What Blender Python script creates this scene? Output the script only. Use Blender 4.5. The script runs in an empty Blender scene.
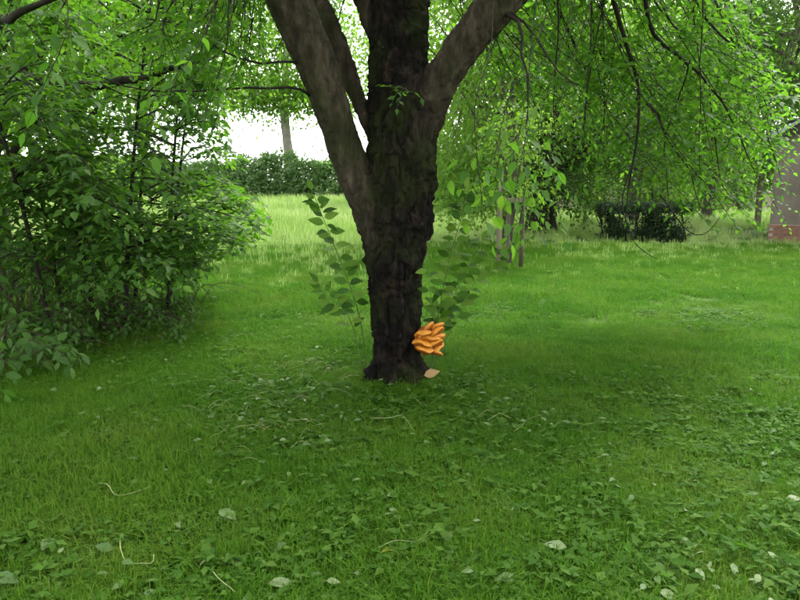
import bpy, math, random
import numpy as np
from mathutils import Matrix, Vector

# ------------------------------------------------------------------ camera, sky, sun, exposure
scene = bpy.context.scene
COL = scene.collection
R = math.radians
EYE = 1.60
PITCH = R(9.82)
FPX = 693.0                                   # focal length in pixels of an 800 px wide picture

cam_d = bpy.data.cameras.new('camera')
cam = bpy.data.objects.new('camera', cam_d)
COL.objects.link(cam)
cam.location = (0, 0, EYE)
cam.rotation_euler = (R(90) - PITCH, 0, 0)
cam_d.sensor_width = 36.0
cam_d.lens = 36.0 * FPX / 800.0
cam_d.clip_start = 0.05
cam_d.clip_end = 2000
scene.camera = cam

SUN_EL, SUN_AZ = R(58), R(35)
world = bpy.data.worlds.new('World')
scene.world = world
world.use_nodes = True
wn = world.node_tree
wn.nodes.clear()
sky = wn.nodes.new('ShaderNodeTexSky')
sky.sky_type = 'NISHITA'
sky.sun_disc = False
sky.sun_elevation = SUN_EL
sky.sun_rotation = SUN_AZ
sky.air_density = 1.0
sky.dust_density = 1.5
sky.ozone_density = 1.0
hs = wn.nodes.new('ShaderNodeHueSaturation')
hs.inputs['Saturation'].default_value = 0.12      # cloud cover: the sky is white
bg = wn.nodes.new('ShaderNodeBackground')
bg.inputs['Strength'].default_value = 0.15
wo = wn.nodes.new('ShaderNodeOutputWorld')
wn.links.new(sky.outputs[0], hs.inputs['Color'])
wn.links.new(hs.outputs[0], bg.inputs['Color'])
wn.links.new(bg.outputs[0], wo.inputs['Surface'])

sun_d = bpy.data.lights.new('sun', 'SUN')
sun_d.energy = 1.5
sun_d.angle = R(25)
sun_d.color = (1.0, 0.96, 0.9)
sun = bpy.data.objects.new('sun', sun_d)
COL.objects.link(sun)
sd = Vector((math.sin(SUN_AZ) * math.cos(SUN_EL), math.cos(SUN_AZ) * math.cos(SUN_EL), math.sin(SUN_EL)))
sun.rotation_euler = (-sd).to_track_quat('-Z', 'Y').to_euler()
sun.location = (0, 0, 30)

scene.view_settings.view_transform = 'Standard'
scene.view_settings.look = 'None'
scene.view_settings.gamma = 1.0
scene.view_settings.exposure = 2.4
scene.render.engine = 'CYCLES'
scene.cycles.use_denoising = True
scene.cycles.max_bounces = 5
scene.cycles.diffuse_bounces = 3
scene.cycles.glossy_bounces = 1
scene.cycles.transmission_bounces = 5
scene.cycles.transparent_max_bounces = 4
scene.cycles.use_adaptive_sampling = True
scene.cycles.adaptive_threshold = 0.03
scene.cycles.sample_clamp_indirect = 6.0


# ------------------------------------------------------------------ helpers
def ray(px, py):
    cp, sp = math.cos(PITCH), math.sin(PITCH)
    u = 300.0 - py
    return np.array([px - 400.0, FPX * cp + u * sp, -FPX * sp + u * cp])


def P(px, py, Y):
    """point at distance Y in front of the camera on the line of sight of a photo pixel"""
    d = ray(px, py)
    return np.array([0, 0, EYE]) + d * (Y / d[1])


def G(px, py, z=0.0):
    d = ray(px, py)
    return np.array([0, 0, EYE]) + d * ((z - EYE) / d[2])


def project(p):
    p = np.atleast_2d(p)
    cp, sp = math.cos(PITCH), math.sin(PITCH)
    dy, dz = p[:, 1], p[:, 2] - EYE
    depth = dy * cp - dz * sp
    up = dy * sp + dz * cp
    dd = np.where(np.abs(depth) < 1e-3, 1e-3, depth)
    return 400 + FPX * p[:, 0] / dd, 300 - FPX * up / dd, depth


def norm(v):
    v = np.asarray(v, float)
    return v / np.maximum(np.linalg.norm(v, axis=-1, keepdims=True), 1e-9)


_perm = np.random.default_rng(7).permutation(256)
_val = np.random.default_rng(8).random(256) * 2 - 1


def vnoise(p):
    """value noise, vectorised, p (N,3) -> [-1,1]"""
    p = np.asarray(p, float)
    i = np.floor(p).astype(int)
    f = p - i
    f = f * f * (3 - 2 * f)

    def h(dx, dy, dz):
        a = _perm[(i[:, 0] + dx) & 255]
        b = _perm[(a + i[:, 1] + dy) & 255]
        return _val[_perm[(b + i[:, 2] + dz) & 255]]
    x0 = h(0, 0, 0) * (1 - f[:, 0]) + h(1, 0, 0) * f[:, 0]
    x1 = h(0, 1, 0) * (1 - f[:, 0]) + h(1, 1, 0) * f[:, 0]
    x2 = h(0, 0, 1) * (1 - f[:, 0]) + h(1, 0, 1) * f[:, 0]
    x3 = h(0, 1, 1) * (1 - f[:, 0]) + h(1, 1, 1) * f[:, 0]
    y0 = x0 * (1 - f[:, 1]) + x1 * f[:, 1]
    y1 = x2 * (1 - f[:, 1]) + x3 * f[:, 1]
    return y0 * (1 - f[:, 2]) + y1 * f[:, 2]


def fbm(p, oct=4):
    s, a = 0, 0.5
    p = np.asarray(p, float)
    for k in range(oct):
        s = s + a * vnoise(p + 17.3 * k)
        p = p * 2.03
        a *= 0.5
    return s


def ground_z(x, y):
    x = np.atleast_1d(np.asarray(x, float))
    y = np.atleast_1d(np.asarray(y, float))
    q = np.stack([x * 0.55, y * 0.55, x * 0], 1)
    z = 0.045 * fbm(q, 3)
    d2 = (x + 0.02) ** 2 + (y - 5.35) ** 2
    return z + 0.012 * np.exp(-d2 / 0.5)


def gz(x, y):
    return float(ground_z(x, y)[0])


def spline(pts, n):
    """Catmull-Rom through pts (K,D)"""
    pts = np.asarray(pts, float)
    if len(pts) == 2:
        t = np.linspace(0, 1, n)[:, None]
        return pts[0] * (1 - t) + pts[1] * t
    q = np.vstack([2 * pts[0] - pts[1], pts, 2 * pts[-1] - pts[-2]])
    s = np.linspace(0, len(pts) - 1 - 1e-6, n)
    i = s.astype(int)
    t = (s - i)[:, None]
    p0, p1, p2, p3 = q[i], q[i + 1], q[i + 2], q[i + 3]
    return 0.5 * (2 * p1 + (p2 - p0) * t + (2 * p0 - 5 * p1 + 4 * p2 - p3) * t ** 2 + (3 * p1 - p0 - 3 * p2 + p3) * t ** 3)


class MB:
    """mesh collector"""
    def __init__(self):
        self.v, self.f, self.n = [], [], 0

    def add(self, v, f):
        v = np.asarray(v, float)
        self.v.append(v)
        self.f.extend([tuple(int(a) + self.n for a in q) for q in f])
        self.n += len(v)

    def tube(self, pts, rad, seg=8, cap=True):
        pts = np.asarray(pts, float)
        n = len(pts)
        rad = np.broadcast_to(np.asarray(rad, float), (n,))
        t = norm(np.gradient(pts, axis=0))
        ref = np.array([0.0, 0, 1]) if abs(t[0][2]) < 0.9 else np.array([1.0, 0, 0])
        a = norm(np.cross(t, np.broadcast_to(ref, t.shape)))
        for k in range(1, n):
            w = a[k - 1] - t[k] * np.dot(a[k - 1], t[k])
            a[k] = w / max(np.linalg.norm(w), 1e-9)
        b = np.cross(t, a)
        th = np.linspace(0, 2 * math.pi, seg, endpoint=False)
        ring = (np.cos(th)[None, :, None] * a[:, None, :] + np.sin(th)[None, :, None] * b[:, None, :])
        v = (pts[:, None, :] + ring * rad[:, None, None]).reshape(-1, 3)
        f = []
        for k in range(n - 1):
            for j in range(seg):
                j2 = (j + 1) % seg
                f.append((k * seg + j, k * seg + j2, (k + 1) * seg + j2, (k + 1) * seg + j))
        if cap:
            f.append(tuple(range(seg - 1, -1, -1)))
            f.append(tuple((n - 1) * seg + j for j in range(seg)))
        self.add(v, f)
        return self

    def box(self, lo, hi, rot=0, org=(0, 0, 0), bevel=0):
        lo, hi = np.array(lo, float), np.array(hi, float)
        c = np.array([[x, y, z] for z in (0, 1) for y in (0, 1) for x in (0, 1)], float)
        v = lo + c * (hi - lo)
        if rot:
            cr, sr = math.cos(rot), math.sin(rot)
            o = np.array(org, float)
            w = v - o
            v = np.stack([w[:, 0] * cr - w[:, 1] * sr, w[:, 0] * sr + w[:, 1] * cr, w[:, 2]], 1) + o
        self.add(v, [(0, 2, 3, 1), (4, 5, 7, 6), (0, 1, 5, 4), (2, 6, 7, 3), (0, 4, 6, 2), (1, 3, 7, 5)])
        return self

    def build(self, name, mat, parent=None, smooth=True):
        v = np.vstack(self.v) if self.v else np.zeros((0, 3))
        if parent is not None:
            v = v - wloc(parent)
        me = bpy.data.meshes.new(name)
        me.from_pydata(v.tolist(), [], self.f)
        return mesh_obj(name, me, mat, parent, smooth)


def wloc(o):
    p = np.array(o.location)
    while o.parent is not None:
        o = o.parent
        p = p + np.array(o.location)
    return p


def mesh_obj(name, me, mat, parent=None, smooth=True):
    if mat is not None and not me.materials:
        me.materials.append(mat)
    if smooth and len(me.polygons):
        me.polygons.foreach_set('use_smooth', np.ones(len(me.polygons), bool))
    me.update()
    o = bpy.data.objects.new(name, me)
    COL.objects.link(o)
    o.parent = parent
    return o


def tag(o, label=None, cat=None, group=None, kind=None):
    if label:
        o['label'] = label
    if cat:
        o['category'] = cat
    if group:
        o['group'] = group
    if kind:
        o['kind'] = kind
    return o


def thing(name, label, cat, loc, group=None):
    o = bpy.data.objects.new(name, None)
    o.empty_display_size = 0.2
    COL.objects.link(o)
    o.location = tuple(float(a) for a in loc)
    return tag(o, label, cat, group)


# ------------------------------------------------------------------ leaves
def tmpl_near(width=0.5, fold=0.22, curl=0.16, wave=0.0):
    xs = [0.0, 0.16, 0.36, 0.58, 0.80, 1.0]
    hw = [0.0, 0.33, 0.5, 0.44, 0.24, 0.0]
    v, f = [], []
    v.append((-0.16, 0.012, 0.02)); v.append((-0.16, -0.012, 0.02)); v.append((0.0, 0, 0))
    rows = []
    for k in range(1, 5):
        x, h = xs[k], hw[k] * 2 * width * 0.5
        z = -curl * x * x
        w = wave * (1 if k % 2 else -1)
        rows.append(len(v))
        v += [(x, h, z + fold * h + w), (x, 0, z), (x, -h, z + fold * h - w)]
    tip = len(v)
    v.append((1.0, 0.0, -curl * 1.15))
    f.append((0, 1, 2))
    r0 = rows[0]
    f += [(2, r0 + 1, r0), (2, r0 + 2, r0 + 1)]
    for a, b in zip(rows[:-1], rows[1:]):
        f += [(a, a + 1, b + 1, b), (a + 1, a + 2, b + 2, b + 1)]
    a = rows[-1]
    f += [(a, a + 1, tip), (a + 1, a + 2, tip)]
    return np.array(v), f


def tmpl_mid(width=0.52, fold=0.25, curl=0.12):
    h = width / 2
    v = np.array([(0, 0, 0), (0.42, h, fold * h - curl * .2), (0.42, 0, -curl * .2), (0.42, -h, fold * h - curl * .2), (1, 0, -curl)])
    return v, [(0, 2, 1), (0, 3, 2), (2, 4, 1), (3, 4, 2)]


def tmpl_far(width=0.6, fold=0.3):
    h = width / 2
    v = np.array([(0, 0, 0), (0.45, h, fold * h), (1, 0, -0.08), (0.45, -h, fold * h)])
    return v, [(0, 2, 1), (0, 3, 2)]


NEAR, MID, FAR = tmpl_near(), tmpl_mid(), tmpl_far()


class Leaves:
    def __init__(self):
        self.p, self.a, self.n, self.s = [], [], [], []

    def add(self, p, a, n, s):
        self.p.append(np.atleast_2d(p)); self.a.append(np.atleast_2d(a))
        self.n.append(np.atleast_2d(n)); self.s.append(np.atleast_1d(s))

    def done(self):
        p, a, n, s = np.vstack(self.p), norm(np.vstack(self.a)), np.vstack(self.n), np.concatenate(self.s)
        n = norm(n - a * np.sum(a * n, 1, keepdims=True))
        return p, a, n, s

    def filtered(self, keep):
        p, a, n, s = self.done()
        k = keep(p)
        L = Leaves()
        L.add(p[k], a[k], n[k], s[k])
        return L


def leaf_mesh(name, L, tmpl, off):
    p, a, n, s = L
    tv, tf = tmpl
    b = np.cross(n, a)
    v = (p[:, None, :] + s[:, None, None] * (tv[None, :, 0:1] * a[:, None, :] + tv[None, :, 1:2] * b[:, None, :] + tv[None, :, 2:3] * n[:, None, :]))
    v = (v - np.asarray(off)).reshape(-1, 3)
    nv = len(tv)
    N = len(p)
    sizes = np.array([len(q) for q in tf])
    flat = np.concatenate([np.array(q) for q in tf])
    loops = (flat[None, :] + (np.arange(N) * nv)[:, None]).reshape(-1)
    tot = np.tile(sizes, N)
    start = np.concatenate([[0], np.cumsum(tot)[:-1]]) if N else np.zeros(0, int)
    me = bpy.data.meshes.new(name)
    me.vertices.add(len(v))
    me.vertices.foreach_set('co', v.astype(np.float32).ravel())
    me.loops.add(len(loops))
    me.loops.foreach_set('vertex_index', loops.astype(np.int32))
    me.polygons.add(len(tot))
    me.polygons.foreach_set('loop_start', start.astype(np.int32))
    me.update(calc_edges=True)
    return me


_leaf_variants = {}


def leaf_variants(mat):
    if mat.name not in _leaf_variants:
        out = []
        for k, (w, f, c, wv) in enumerate([(0.5, .2, .12, .0), (0.54, .35, .22, .015), (0.46, .1, .3, .02), (0.56, .25, .02, .01)]):
            tv, tf = tmpl_near(w, f, c, wv)
            me = bpy.data.meshes.new('leaf')
            me.from_pydata(tv.tolist(), [], tf)
            me.materials.append(mat)
            me.polygons.foreach_set('use_smooth', np.ones(len(me.polygons), bool))
            out.append(me)
        _leaf_variants[mat.name] = out
    return _leaf_variants[mat.name]


def place_leaf(me, parent, p, a, n, s):
    b = np.cross(n, a)
    o = bpy.data.objects.new('leaf', me)
    off = wloc(parent)
    q = p - off
    o.matrix_basis = Matrix(((a[0] * s, b[0] * s, n[0] * s, q[0]), (a[1] * s, b[1] * s, n[1] * s, q[1]),
                             (a[2] * s, b[2] * s, n[2] * s, q[2]), (0, 0, 0, 1)))
    COL.objects.link(o)
    o.parent = parent
    return o


def foliage(parent, L, mat, nsingle=300, minpx=8.0, tmpl=MID, name='foliage'):
    """largest leaves in view as single parts, the rest joined into one part"""
    p, a, n, s = L.done()
    single = np.zeros(len(p), bool)
    if nsingle:
        x, y, d = project(p + a * (s * 0.5)[:, None])
        size = np.where((d > 0.3) & (x > -5) & (x < 805) & (y > -5) & (y < 605), s * FPX / np.maximum(d, .1), 0)
        order = np.argsort(-size)[:nsingle]
        order = order[size[order] >= minpx]
        single[order] = True
        var = leaf_variants(mat)
        for q, i in enumerate(order):
            place_leaf(var[q % len(var)], parent, p[i], a[i], n[i], s[i])
    k = ~single
    if k.sum():
        me = leaf_mesh(name, (p[k], a[k], n[k], s[k]), tmpl, wloc(parent))
        o = mesh_obj(name, me, mat, parent, smooth=False)
        o['kind'] = 'stuff'
        return o


def twig(W, L, start, d, length, rng, r=0.003, gap=0.035, leaf=0.07, droop=0.4, nseg=5, seg=3, t0=0.12, up=0.85, ok=None, hang=0.28, jit=0.38):
    """a leafy twig: a short curved stem with leaves alternating on both sides"""
    d = norm(d)
    t = np.linspace(0, 1, nseg)
    side = rng.normal(0, 0.12, 3)
    pts = start + d * (t * length)[:, None] + np.array([0, 0, -1.0]) * (droop * length * t ** 2)[:, None] + side * (length * t ** 2)[:, None]
    if ok is not None and not ok(pts[-1:])[0]:
        return pts
    if W is not None:
        W.tube(pts, np.linspace(r, r * 0.35, nseg), seg, cap=False)
    m = max(3, int(length / gap))
    s = np.linspace(t0, 1.0, m)
    q = start + d * (s * length)[:, None] + np.array([0, 0, -1.0]) * (droop * length * s ** 2)[:, None] + side * (length * s ** 2)[:, None]
    tan = norm(d[None, :] + np.array([0, 0, -2.0 * droop])[None, :] * s[:, None] + 2 * side * s[:, None])
    lat = norm(np.cross(tan, np.array([0, 0, 1.0])) + 1e-4)
    sg = np.where(np.arange(m) % 2 == 0, 1.0, -1.0)
    sg = sg * (1 - (s > 0.99) * 1.0)
    ax = tan * 0.65 + lat * sg[:, None] * 0.85 + np.array([0, 0, -hang]) + rng.normal(0, 0.22, (m, 3))
    nr = np.array([0, 0, up]) + rng.normal(0, jit, (m, 3)) + tan * 0.1
    sz = leaf * rng.uniform(0.62, 1.15, m) * (1 - 0.25 * np.abs(s - 0.55))
    L.add(q, ax, nr, sz)
    return pts


def bough(W, L, path, r0, r1, rng, every=0.12, tlen=0.35, gap=0.035, leaf=0.07, droop=0.35, t0=0.15, flat=0.5, seg=6, sub=0.0, n=None, wood_twigs=True, ok=None, **tk):
    """a curved bough with twigs alternating along it (and sub-twigs on those)"""
    path = np.asarray(path, float)
    length = np.sum(np.linalg.norm(np.diff(path, axis=0), axis=1))
    n = n or max(6, int(length / 0.12))
    pts = spline(path, n)
    wob = np.stack([vnoise(pts * 3.1 + k * 9.1) for k in range(3)], 1) * 0.03
    wob[0] = 0
    pts = pts + wob
    if ok is not None:
        good = ok(pts)
        good[:2] = True
        if not good.all():
            c = int(np.argmin(good))
            if c < n * 0.45:
                return pts
            pts = pts[:c]
            n = c
    rad = r0 + (r1 - r0) * np.linspace(0, 1, n) ** 0.8
    W.tube(pts, rad, seg)
    m = max(2, int(length * (1 - t0) / every))
    sgn = 1.0
    for k in range(m):
        t = t0 + (1 - t0) * (k + rng.uniform(0.1, 0.9)) / m
        f = t * (n - 1)
        i = min(int(f), n - 2)
        p = pts[i] + (pts[i + 1] - pts[i]) * (f - i)
        tan = norm(pts[i + 1] - pts[i])
        lat = norm(np.cross(tan, [0, 0, 1.0]) + rng.normal(0, 0.15, 3))
        d = tan * rng.uniform(0.4, 0.9) + lat * sgn * rng.uniform(0.6, 1.0) + np.array([0, 0, rng.normal(0.05, 0.35 * (1 - flat) + 0.12)])
        sgn = -sgn
        ln = tlen * rng.uniform(0.55, 1.2) * (1.1 - 0.45 * t)
        tp = twig(W if wood_twigs else None, L, p, d, ln, rng, max(0.0018, r1 * 0.6), gap, leaf, droop, ok=ok, **tk)
        if rng.random() < sub:
            j = 2
            d2 = norm(d) * 0.6 + lat * -sgn * 0.2 + rng.normal(0, 0.5, 3)
            twig(W if wood_twigs else None, L, tp[j], d2, ln * 0.7, rng, max(0.0016, r1 * 0.5), gap, leaf, droop, ok=ok, **tk)
    twig(W if wood_twigs else None, L, pts[-1], pts[-1] - pts[-2], tlen * 0.7, rng, r1, gap, leaf, droop, ok=ok, **tk)
    return pts


# ------------------------------------------------------------------ materials
MATS = {}


def new_mat(name):
    m = bpy.data.materials.new(name)
    m.use_nodes = True
    nt = m.node_tree
    nt.nodes.clear()
    out = nt.nodes.new('ShaderNodeOutputMaterial')
    MATS[name] = m
    return m, nt, out


def N(nt, kind, **kw):
    n = nt.nodes.new(kind)
    for k, v in kw.items():
        if k in n.inputs:
            n.inputs[k].default_value = v
        else:
            setattr(n, k, v)
    return n


def ramp(nt, stops):
    n = nt.nodes.new('ShaderNodeValToRGB')
    e = n.color_ramp.elements
    while len(e) < len(stops):
        e.new(0.5)
    for k, (p, c) in enumerate(stops):
        e[k].position = p
        e[k].color = (*c, 1)
    return n


def leaf_mat(name, cols, trans_cols, mix=0.42, rough=0.55, spec=0.3, patch=0.0):
    m, nt, out = new_mat(name)
    geo = N(nt, 'ShaderNodeNewGeometry')
    oi = N(nt, 'ShaderNodeObjectInfo')
    add = N(nt, 'ShaderNodeMath', operation='ADD')
    fr = N(nt, 'ShaderNodeMath', operation='FRACT')
    nt.links.new(geo.outputs['Random Per Island'], add.inputs[0])
    nt.links.new(oi.outputs['Random'], add.inputs[1])
    nt.links.new(add.outputs[0], fr.inputs[0])
    fac = fr.outputs[0]
    if patch:
        no = N(nt, 'ShaderNodeTexNoise', Scale=patch, Detail=3.0)
        nt.links.new(oi.outputs['Location'] if patch < 5 else geo.outputs['Position'], no.inputs['Vector'])
        mx = N(nt, 'ShaderNodeMath', operation='MULTIPLY_ADD')
        mx.inputs[1].default_value = 0.5
        nt.links.new(fac, mx.inputs[0])
        mr = N(nt, 'ShaderNodeMapRange')
        mr.inputs['From Min'].default_value = 0.3
        mr.inputs['From Max'].default_value = 0.7
        mr.inputs['To Max'].default_value = 0.6
        nt.links.new(no.outputs['Fac'], mr.inputs['Value'])
        nt.links.new(mr.outputs[0], mx.inputs[2])
        fac = mx.outputs[0]
    k = len(cols)
    r1 = ramp(nt, [(i / max(1, k - 1), c) for i, c in enumerate(cols)])
    r2 = ramp(nt, [(i / max(1, k - 1), c) for i, c in enumerate(trans_cols)])
    nt.links.new(fac, r1.inputs[0])
    nt.links.new(fac, r2.inputs[0])
    pb = N(nt, 'ShaderNodeBsdfPrincipled', Roughness=rough)
    pb.inputs['Specular IOR Level'].default_value = spec
    tr = N(nt, 'ShaderNodeBsdfTranslucent')
    nt.links.new(r1.outputs[0], pb.inputs['Base Color'])
    nt.links.new(r2.outputs[0], tr.inputs['Color'])
    ms = N(nt, 'ShaderNodeMixShader')
    ms.inputs[0].default_value = mix
    nt.links.new(pb.outputs[0], ms.inputs[1])
    nt.links.new(tr.outputs[0], ms.inputs[2])
    nt.links.new(ms.outputs[0], out.inputs['Surface'])
    return m


def bark_mat(name, c0, c1, c2, moss=(0.03, 0.05, 0.008), moss_amt=0.3, scale=1.0, bump=0.6, stretch=0.35, tint=None, alt=None):
    m, nt, out = new_mat(name)
    tc = N(nt, 'ShaderNodeTexCoord')
    mp = N(nt, 'ShaderNodeMapping')
    mp.inputs['Scale'].default_value = (scale, scale, scale * stretch)
    nt.links.new(tc.outputs['Object'], mp.inputs['Vector'])
    n1 = N(nt, 'ShaderNodeTexNoise', Scale=14.0, Detail=8.0, Roughness=0.65)
    n2 = N(nt, 'ShaderNodeTexNoise', Scale=3.2, Detail=4.0)
    n3 = N(nt, 'ShaderNodeTexNoise', Scale=60.0, Detail=4.0)
    vo = N(nt, 'ShaderNodeTexVoronoi', Scale=26.0)
    vo.feature = 'DISTANCE_TO_EDGE'
    for q in (n1, n3, vo):
        nt.links.new(mp.outputs[0], q.inputs['Vector'])
    nt.links.new(tc.outputs['Object'], n2.inputs['Vector'])
    rp = ramp(nt, [(0.3, c0), (0.52, c1), (0.75, c2)])
    nt.links.new(n1.outputs['Fac'], rp.inputs[0])
    col = rp.outputs[0]
    if alt:
        rq = ramp(nt, [(0.3, alt[0]), (0.52, alt[1]), (0.75, alt[2])])
        nt.links.new(n1.outputs['Fac'], rq.inputs[0])
        aw = N(nt, 'ShaderNodeAttribute', attribute_name='smooth_bark')
        mxa = N(nt, 'ShaderNodeMix', data_type='RGBA')
        nt.links.new(aw.outputs['Fac'], mxa.inputs['Factor'])
        nt.links.new(col, mxa.inputs['A'])
        nt.links.new(rq.outputs[0], mxa.inputs['B'])
        col = mxa.outputs['Result']
    # moss: patchy
    mr = N(nt, 'ShaderNodeMapRange')
    mr.inputs['From Min'].default_value = 0.62 - moss_amt * 0.45
    mr.inputs['From Max'].default_value = 0.80 - moss_amt * 0.45
    nt.links.new(n2.outputs['Fac'], mr.inputs['Value'])
    mul = N(nt, 'ShaderNodeMath', operation='MULTIPLY')
    nt.links.new(mr.outputs[0], mul.inputs[0])
    nt.links.new(n1.outputs['Fac'], mul.inputs[1])
    mx = N(nt, 'ShaderNodeMix', data_type='RGBA')
    nt.links.new(mul.outputs[0], mx.inputs['Factor'])
    nt.links.new(col, mx.inputs['A'])
    mx.inputs['B'].default_value = (*moss, 1)
    # pale lichen flecks
    lr = N(nt, 'ShaderNodeMapRange')
    lr.inputs['From Min'].default_value = 0.66
    lr.inputs['From Max'].default_value = 0.72
    lr.inputs['To Max'].default_value = 0.5
    nt.links.new(n3.outputs['Fac'], lr.inputs['Value'])
    mx2 = N(nt, 'ShaderNodeMix', data_type='RGBA')
    nt.links.new(lr.outputs[0], mx2.inputs['Factor'])
    nt.links.new(mx.outputs['Result'], mx2.inputs['A'])
    mx2.inputs['B'].default_value = (*(tint or tuple(min(1, a * 1.6 + 0.01) for a in c2)), 1)
    pb = N(nt, 'ShaderNodeBsdfPrincipled', Roughness=0.92)
    pb.inputs['Specular IOR Level'].default_value = 0.15
    nt.links.new(mx2.outputs['Result'], pb.inputs['Base Color'])
    ad = N(nt, 'ShaderNodeMath', operation='MULTIPLY_ADD')
    ad.inputs[1].default_value = 0.6
    nt.links.new(vo.outputs['Distance'], ad.inputs[0])
    nt.links.new(n1.outputs['Fac'], ad.inputs[2])
    bp = N(nt, 'ShaderNodeBump', Strength=bump, Distance=0.02)
    nt.links.new(ad.outputs[0], bp.inputs['Height'])
    nt.links.new(bp.outputs[0], pb.inputs['Normal'])
    nt.links.new(pb.outputs[0], out.inputs['Surface'])
    return m


def plain_mat(name, c0, c1, scale=8.0, rough=0.8, bump=0.2, stretch=(1, 1, 1), spec=0.25):
    m, nt, out = new_mat(name)
    tc = N(nt, 'ShaderNodeTexCoord')
    mp = N(nt, 'ShaderNodeMapping')
    mp.inputs['Scale'].default_value = stretch
    nt.links.new(tc.outputs['Object'], mp.inputs['Vector'])
    n1 = N(nt, 'ShaderNodeTexNoise', Scale=scale, Detail=6.0, Roughness=0.6)
    nt.links.new(mp.outputs[0], n1.inputs['Vector'])
    rp = ramp(nt, [(0.3, c0), (0.7, c1)])
    nt.links.new(n1.outputs['Fac'], rp.inputs[0])
    oi = N(nt, 'ShaderNodeObjectInfo')
    hv = N(nt, 'ShaderNodeHueSaturation')
    mr = N(nt, 'ShaderNodeMapRange')
    mr.inputs['To Min'].default_value = 0.82
    mr.inputs['To Max'].default_value = 1.18
    nt.links.new(oi.outputs['Random'], mr.inputs['Value'])
    nt.links.new(mr.outputs[0], hv.inputs['Value'])
    nt.links.new(rp.outputs[0], hv.inputs['Color'])
    pb = N(nt, 'ShaderNodeBsdfPrincipled', Roughness=rough)
    pb.inputs['Specular IOR Level'].default_value = spec
    nt.links.new(hv.outputs[0], pb.inputs['Base Color'])
    bp = N(nt, 'ShaderNodeBump', Strength=bump, Distance=0.01)
    nt.links.new(n1.outputs['Fac'], bp.inputs['Height'])
    nt.links.new(bp.outputs[0], pb.inputs['Normal'])
    nt.links.new(pb.outputs[0], out.inputs['Surface'])
    return m


M_leaf = leaf_mat('cherry_leaf', [(0.024, 0.070, 0.008), (0.040, 0.102, 0.011), (0.070, 0.145, 0.016)],
                  [(0.085, 0.25, 0.014), (0.125, 0.34, 0.018), (0.20, 0.43, 0.026)], 0.48, spec=.2)
M_shrub = leaf_mat('shrub_leaf', [(0.032, 0.086, 0.014), (0.050, 0.122, 0.018), (0.085, 0.17, 0.028)],
                   [(0.08, 0.23, 0.012), (0.11, 0.30, 0.014), (0.18, 0.38, 0.02)], 0.42, spec=.2)
M_bramble = leaf_mat('bramble_leaf', [(0.024, 0.065, 0.010), (0.038, 0.095, 0.013), (0.055, 0.125, 0.02)],
                     [(0.07, 0.20, 0.02), (0.1, 0.26, 0.02), (0.12, 0.3, 0.03)], 0.35, spec=.2)
M_bgleaf = leaf_mat('bright_tree_leaf', [(0.045, 0.105, 0.012), (0.065, 0.145, 0.015), (0.095, 0.18, 0.025)],
                    [(0.15, 0.33, 0.025), (0.21, 0.42, 0.03), (0.29, 0.5, 0.05)], 0.42, spec=.2)
M_dkleaf = leaf_mat('dark_tree_leaf', [(0.022, 0.052, 0.010), (0.034, 0.075, 0.012), (0.052, 0.10, 0.015)],
                    [(0.06, 0.16, 0.012), (0.09, 0.22, 0.016), (0.12, 0.27, 0.02)], 0.38, spec=.2)
M_hedgeleaf = leaf_mat('hedgerow_leaf', [(0.09, 0.165, 0.06), (0.12, 0.20, 0.075), (0.16, 0.235, 0.10)],
                       [(0.17, 0.33, 0.08), (0.22, 0.40, 0.10), (0.28, 0.46, 0.13)], 0.5, spec=.2)
M_grass = leaf_mat('lawn_blade', [(0.026, 0.075, 0.004), (0.042, 0.105, 0.005), (0.070, 0.147, 0.009), (0.115, 0.165, 0.022)],
                   [(0.045, 0.18, 0.010), (0.07, 0.24, 0.014), (0.12, 0.31, 0.022), (0.19, 0.31, 0.045)], 0.38, .7, .1, patch=0.9)
M_weed = leaf_mat('weed_leaf', [(0.026, 0.074, 0.007), (0.042, 0.10, 0.010), (0.068, 0.135, 0.018)],
                  [(0.06, 0.2, 0.012), (0.09, 0.25, 0.018), (0.12, 0.3, 0.03)], 0.32, .7, .1)
M_meadow = leaf_mat('meadow_blade', [(0.16, 0.26, 0.04), (0.25, 0.35, 0.10), (0.40, 0.46, 0.22)],
                    [(0.22, 0.42, 0.06), (0.32, 0.50, 0.12), (0.44, 0.55, 0.24)], 0.42, .8, .1, patch=0.15)
M_bark = bark_mat('old_cherry_bark', (0.0014, 0.0011, 0.0009), (0.0044, 0.0031, 0.0023), (0.036, 0.022, 0.0145), moss=(0.016, 0.024, 0.003), moss_amt=0.38, bump=1.0, tint=(.06, .06, .042),
                   alt=((0.010, 0.0075, 0.005), (0.040, 0.031, 0.020), (0.105, 0.086, 0.060)))
M_twig = plain_mat('twig_wood', (0.008, 0.006, 0.004), (0.024, 0.018, 0.012), 30)
M_greentwig = plain_mat('green_shoot', (0.05, 0.085, 0.02), (0.09, 0.12, 0.03), 30)
M_bgbark = bark_mat('grey_tree_bark', (0.04, 0.034, 0.026), (0.09, 0.078, 0.06), (0.15, 0.13, 0.10), moss_amt=0.4, scale=0.5, bump=0.5)
M_dkbark = bark_mat('dark_tree_bark', (0.008, 0.007, 0.005), (0.02, 0.016, 0.012), (0.045, 0.036, 0.028), moss_amt=0.3, scale=0.5, bump=0.6)


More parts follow.
